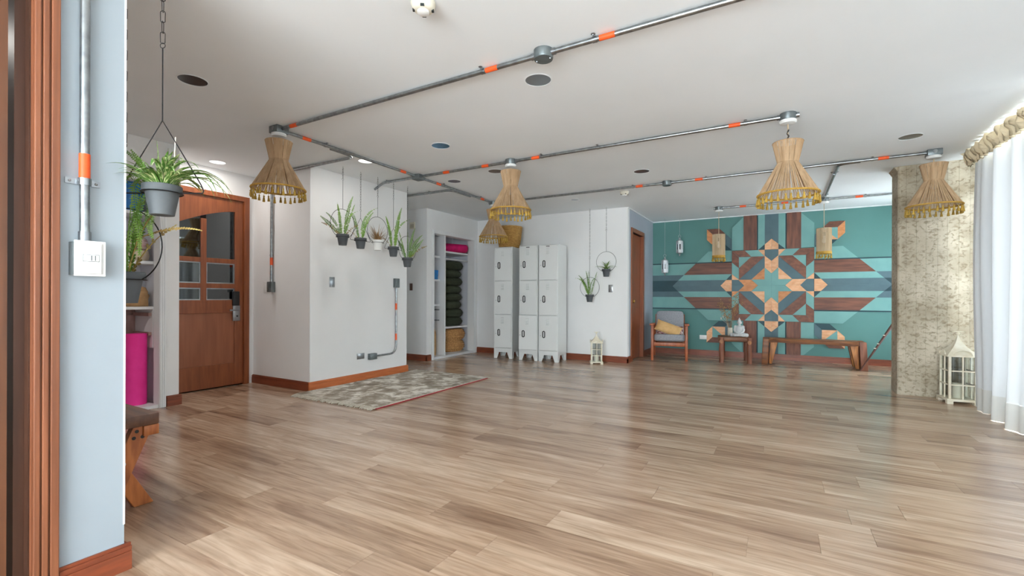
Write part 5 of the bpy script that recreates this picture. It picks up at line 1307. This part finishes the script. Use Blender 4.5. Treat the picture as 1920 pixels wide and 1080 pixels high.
# ------------------------------------------------------------------ white lanterns
def floor_lantern(label, loc, rz, w_, h_, grp):
    t = thing('floor_lantern', label, 'lantern', loc, rz, grp); a = w_/2; f = a*1.16
    bz = h_*0.035
    for sx in (-1, 1):
        for sy in (-1, 1):
            MB().box(min(sx*f, sx*(f-w_*0.22)), max(sx*f, sx*(f-w_*0.22)), min(sy*f, sy*(f-w_*0.22)), max(sy*f, sy*(f-w_*0.22)), 0, bz).build('foot', 'lantern_paint', t)
    rbox(-f, f, -f, f, bz, bz*1.9, 'base', 'lantern_paint', t, 0.003)
    z0 = bz*1.9; z1 = h_*0.64; p = w_*0.045
    for sx in (-1, 1):
        for sy in (-1, 1):
            MB().box(sx*(a-p)-p, sx*(a-p)+p, sy*(a-p)-p, sy*(a-p)+p, z0, z1).build('corner_post', 'lantern_paint', t)
    for side in range(4):
        m = MB(); b = p*0.55
        m.box(-b, b, -a, -a+2*b, z0, z1)
        for z in (z0+(z1-z0)*0.33, z0+(z1-z0)*0.66): m.box(-a+2*p, a-2*p, -a, -a+2*b, z-b, z+b)
        g = m.build('glazing_bars', 'lantern_paint', t, None, (0, 0, side*pi/2))
        MB().box(-a+2*p, a-2*p, -a+2.2*b, -a+2.2*b+0.002, z0, z1).build('glass', 'window_glass', t, None, (0, 0, side*pi/2))
    rbox(-f, f, -f, f, z1, z1+h_*0.018, 'cornice', 'lantern_paint', t, 0.002)
    zr = z1+h_*0.018; rh = h_*0.27; vs = []; fs = []; N_ = 10
    for j in range(N_+1):
        s = j/N_; k = f*((1-s)**1.9*0.88 + 0.12*(1-s*0.55)) * (1.0 if j else 0.985)
        for sx, sy in ((-1, -1), (1, -1), (1, 1), (-1, 1)): vs.append((sx*k, sy*k, zr+rh*(0.02+0.98*s) if j else zr))
    for j in range(N_):
        for i in range(4):
            q = (i+1) % 4; fs.append((4*j+i, 4*j+q, 4*j+4+q, 4*j+4+i))
    fs.append((3, 2, 1, 0)); fs.append(tuple(4*N_+i for i in range(4)))
    roof = MB().add(vs, fs).build('roof', 'lantern_paint', t)
    for side in range(4):      # arched dormer on each roof slope
        r = a*0.62
        ar = arc((0, -f*0.97, zr+0.004), r, 0, pi, 14)
        MB().tube([(x, y, zr+0.004+(z-zr-0.004)*0.72) for x, y, z in ar], w_*0.03, 5).build('dormer_arch', 'lantern_paint', roof, None, (0, 0, side*pi/2), smooth=True)
    zt = zr+rh
    MB().lathe([(w_*0.07, zt-0.01), (w_*0.05, zt), (w_*0.09, zt+h_*0.018), (w_*0.09, zt+h_*0.03), (w_*0.03, zt+h_*0.045), (0.001, zt+h_*0.046)], 14, cap=False).build('finial', 'lantern_paint', t, smooth=True)
    MB().tube([(w_*0.22*cos(2*pi*q/20), w_*0.16*sin(2*pi*q/20), zt+h_*0.05) for q in range(20)], w_*0.02, 6, closed=True).build('carry_ring', 'lantern_paint', t, smooth=True)
    MB().lathe([(0.001, z0), (a*0.42, z0), (a*0.42, z0+(z1-z0)*0.35), (0.001, z0+(z1-z0)*0.36)], 18, cap=False).build('candle', 'bone', t, smooth=True)
    MB().tube([(0, 0, z0+(z1-z0)*0.36), (0.001, 0, z0+(z1-z0)*0.36+0.012)], 0.0012, 4).build('wick', 'black_plastic', t)
LG = 'white floor lanterns'
floor_lantern('small white floor lantern standing below the hoop planters', (-2.44, 6.93, 0), R(24), 0.165, 0.50, LG)
floor_lantern('large white floor lantern beside the concrete column, partly behind the curtain', (1.565, 6.19, 0), R(6), 0.215, 0.72, LG)

def hang_lantern(label, x, y, zt, zb):
    t = thing('hanging_lantern', label, 'lantern', (x, y, zb), R(20), 'silver hanging lanterns before the teal wall')
    h = zt-zb; r = 0.052
    MB().lathe([(r*0.25, 0), (r*0.9, 0.004), (r*1.08, 0.012), (r*1.08, 0.022), (r*0.95, 0.026)], 6).build('base', 'silver', t)
    for k in range(6):
        a = 2*pi*k/6; b = 2*pi*(k+1)/6
        MB().tube([(r*cos(a), r*sin(a), 0.02), (r*cos(a), r*sin(a), h-0.02)], 0.006, 5).build('corner_post', 'silver', t)
        am = (a+b)/2; ca = r*cos(pi/6)
        g = MB().box(-0.002, 0.002, -r*0.5+0.004, r*0.5-0.004, 0, h*0.2).box(-0.002, 0.002, -r*0.5+0.004, r*0.5-0.004, h*0.62, h-0.045).box(-0.002, 0.002, -r*0.5+0.004, -r*0.5+0.016, h*0.2, h*0.62).box(-0.002, 0.002, r*0.5-0.016, r*0.5-0.004, h*0.2, h*0.62)
        g.build('pierced_panel', 'silver', t, (ca*cos(am), ca*sin(am), 0.022), (0, 0, am))
        MB().box(-0.001, 0.001, -r*0.5+0.015, r*0.5-0.015, h*0.2+0.022, h*0.62+0.022).build('glass', 'dark_pane', t, (ca*0.97*cos(am), ca*0.97*sin(am), 0), (0, 0, am))
    MB().lathe([(r*1.05, h-0.022), (r*1.08, h-0.012), (r*0.8, h), (r*0.35, h+0.02), (r*0.25, h+0.03), (r*0.3, h+0.04), (r*0.1, h+0.055)], 12).build('roof', 'silver', t, smooth=True)
    MB().lathe([(r*0.2, 0), (r*0.35, -0.012), (r*0.15, -0.024), (r*0.22, -0.034), (0.001, -0.052)], 10).build('drop_finial', 'silver', t, smooth=True)
    MB().tube(arc((0, 0, h+0.075), 0.022, 0, 2*pi*19/20, 19), 0.0022, 5, closed=True).build('ring', 'silver', t)
    MB().tube([(0, 0, h+0.096), (0, 0, 2.4495-zb)], 0.0018, 5).build('cord', 'silver', t)
hang_lantern('silver hanging lantern hanging lower, nearer the corner', -1.753, 8.62, 1.71, 1.47)
hang_lantern('silver hanging lantern hanging higher, nearer the mosaic', -1.50, 8.62, 2.045, 1.815)

# ------------------------------------------------------------------ cross-legged bench behind the foreground wall
xb_ = thing('cross_leg_bench', 'rustic bench with crossed legs peeking out behind the foreground wall', 'bench', (-3.25, 0.93, 0))
rbox(-0.62, 0.60, -0.12, 0.195, 0.40, 0.455, 'seat', 'bench_top', xb_, 0.006)
rbox(0.50, 0.60, 0.13, 0.194, 0.35, 0.40, 'seat_cleat', 'bench_orange', xb_, 0.004)
def beam(p0, p1, wd, th, x, name, par, mat='bench_orange'):   # in the YZ plane at X x..x+th
    (y0, z0), (y1, z1) = p0, p1; L_ = math.hypot(y1-y0, z1-z0)
    hx = wd/2*L_/abs(z1-z0)
    return MB().prism([(y0-hx, z0), (y0+hx, z0), (y1+hx, z1), (y1-hx, z1)], x, x+th, 'x').build(name, mat, par, bevel=0.003)
for xs_ in (0.50, -0.58):
    l1 = beam((-0.03, 0.0), (0.135, 0.399), 0.078, 0.042, xs_+0.043, 'leg', xb_)
    l2 = beam((0.155, 0.0), (-0.055, 0.399), 0.072, 0.042, xs_, 'leg', xb_)
    if xs_ > 0:
        for dy, dz in ((0.107, 0.378), (0.142, 0.378), (0.095, 0.348), (0.130, 0.348)):
            MB().lathe([(0.0085, 0), (0.0085, 0.0015)], 12).build('dowel_hole', 'black_plastic', l1, (xs_+0.085, dy, dz), (0, pi/2, 0))
        for dy, dz in ((0.055, 0.235), (0.04, 0.19)):
            MB().lathe([(0.010, 0), (0.009, 0.004), (0.001, 0.005)], 12).build('bolt', 'steel', l1, (xs_+0.085, dy, dz), (0, pi/2, 0), smooth=True)
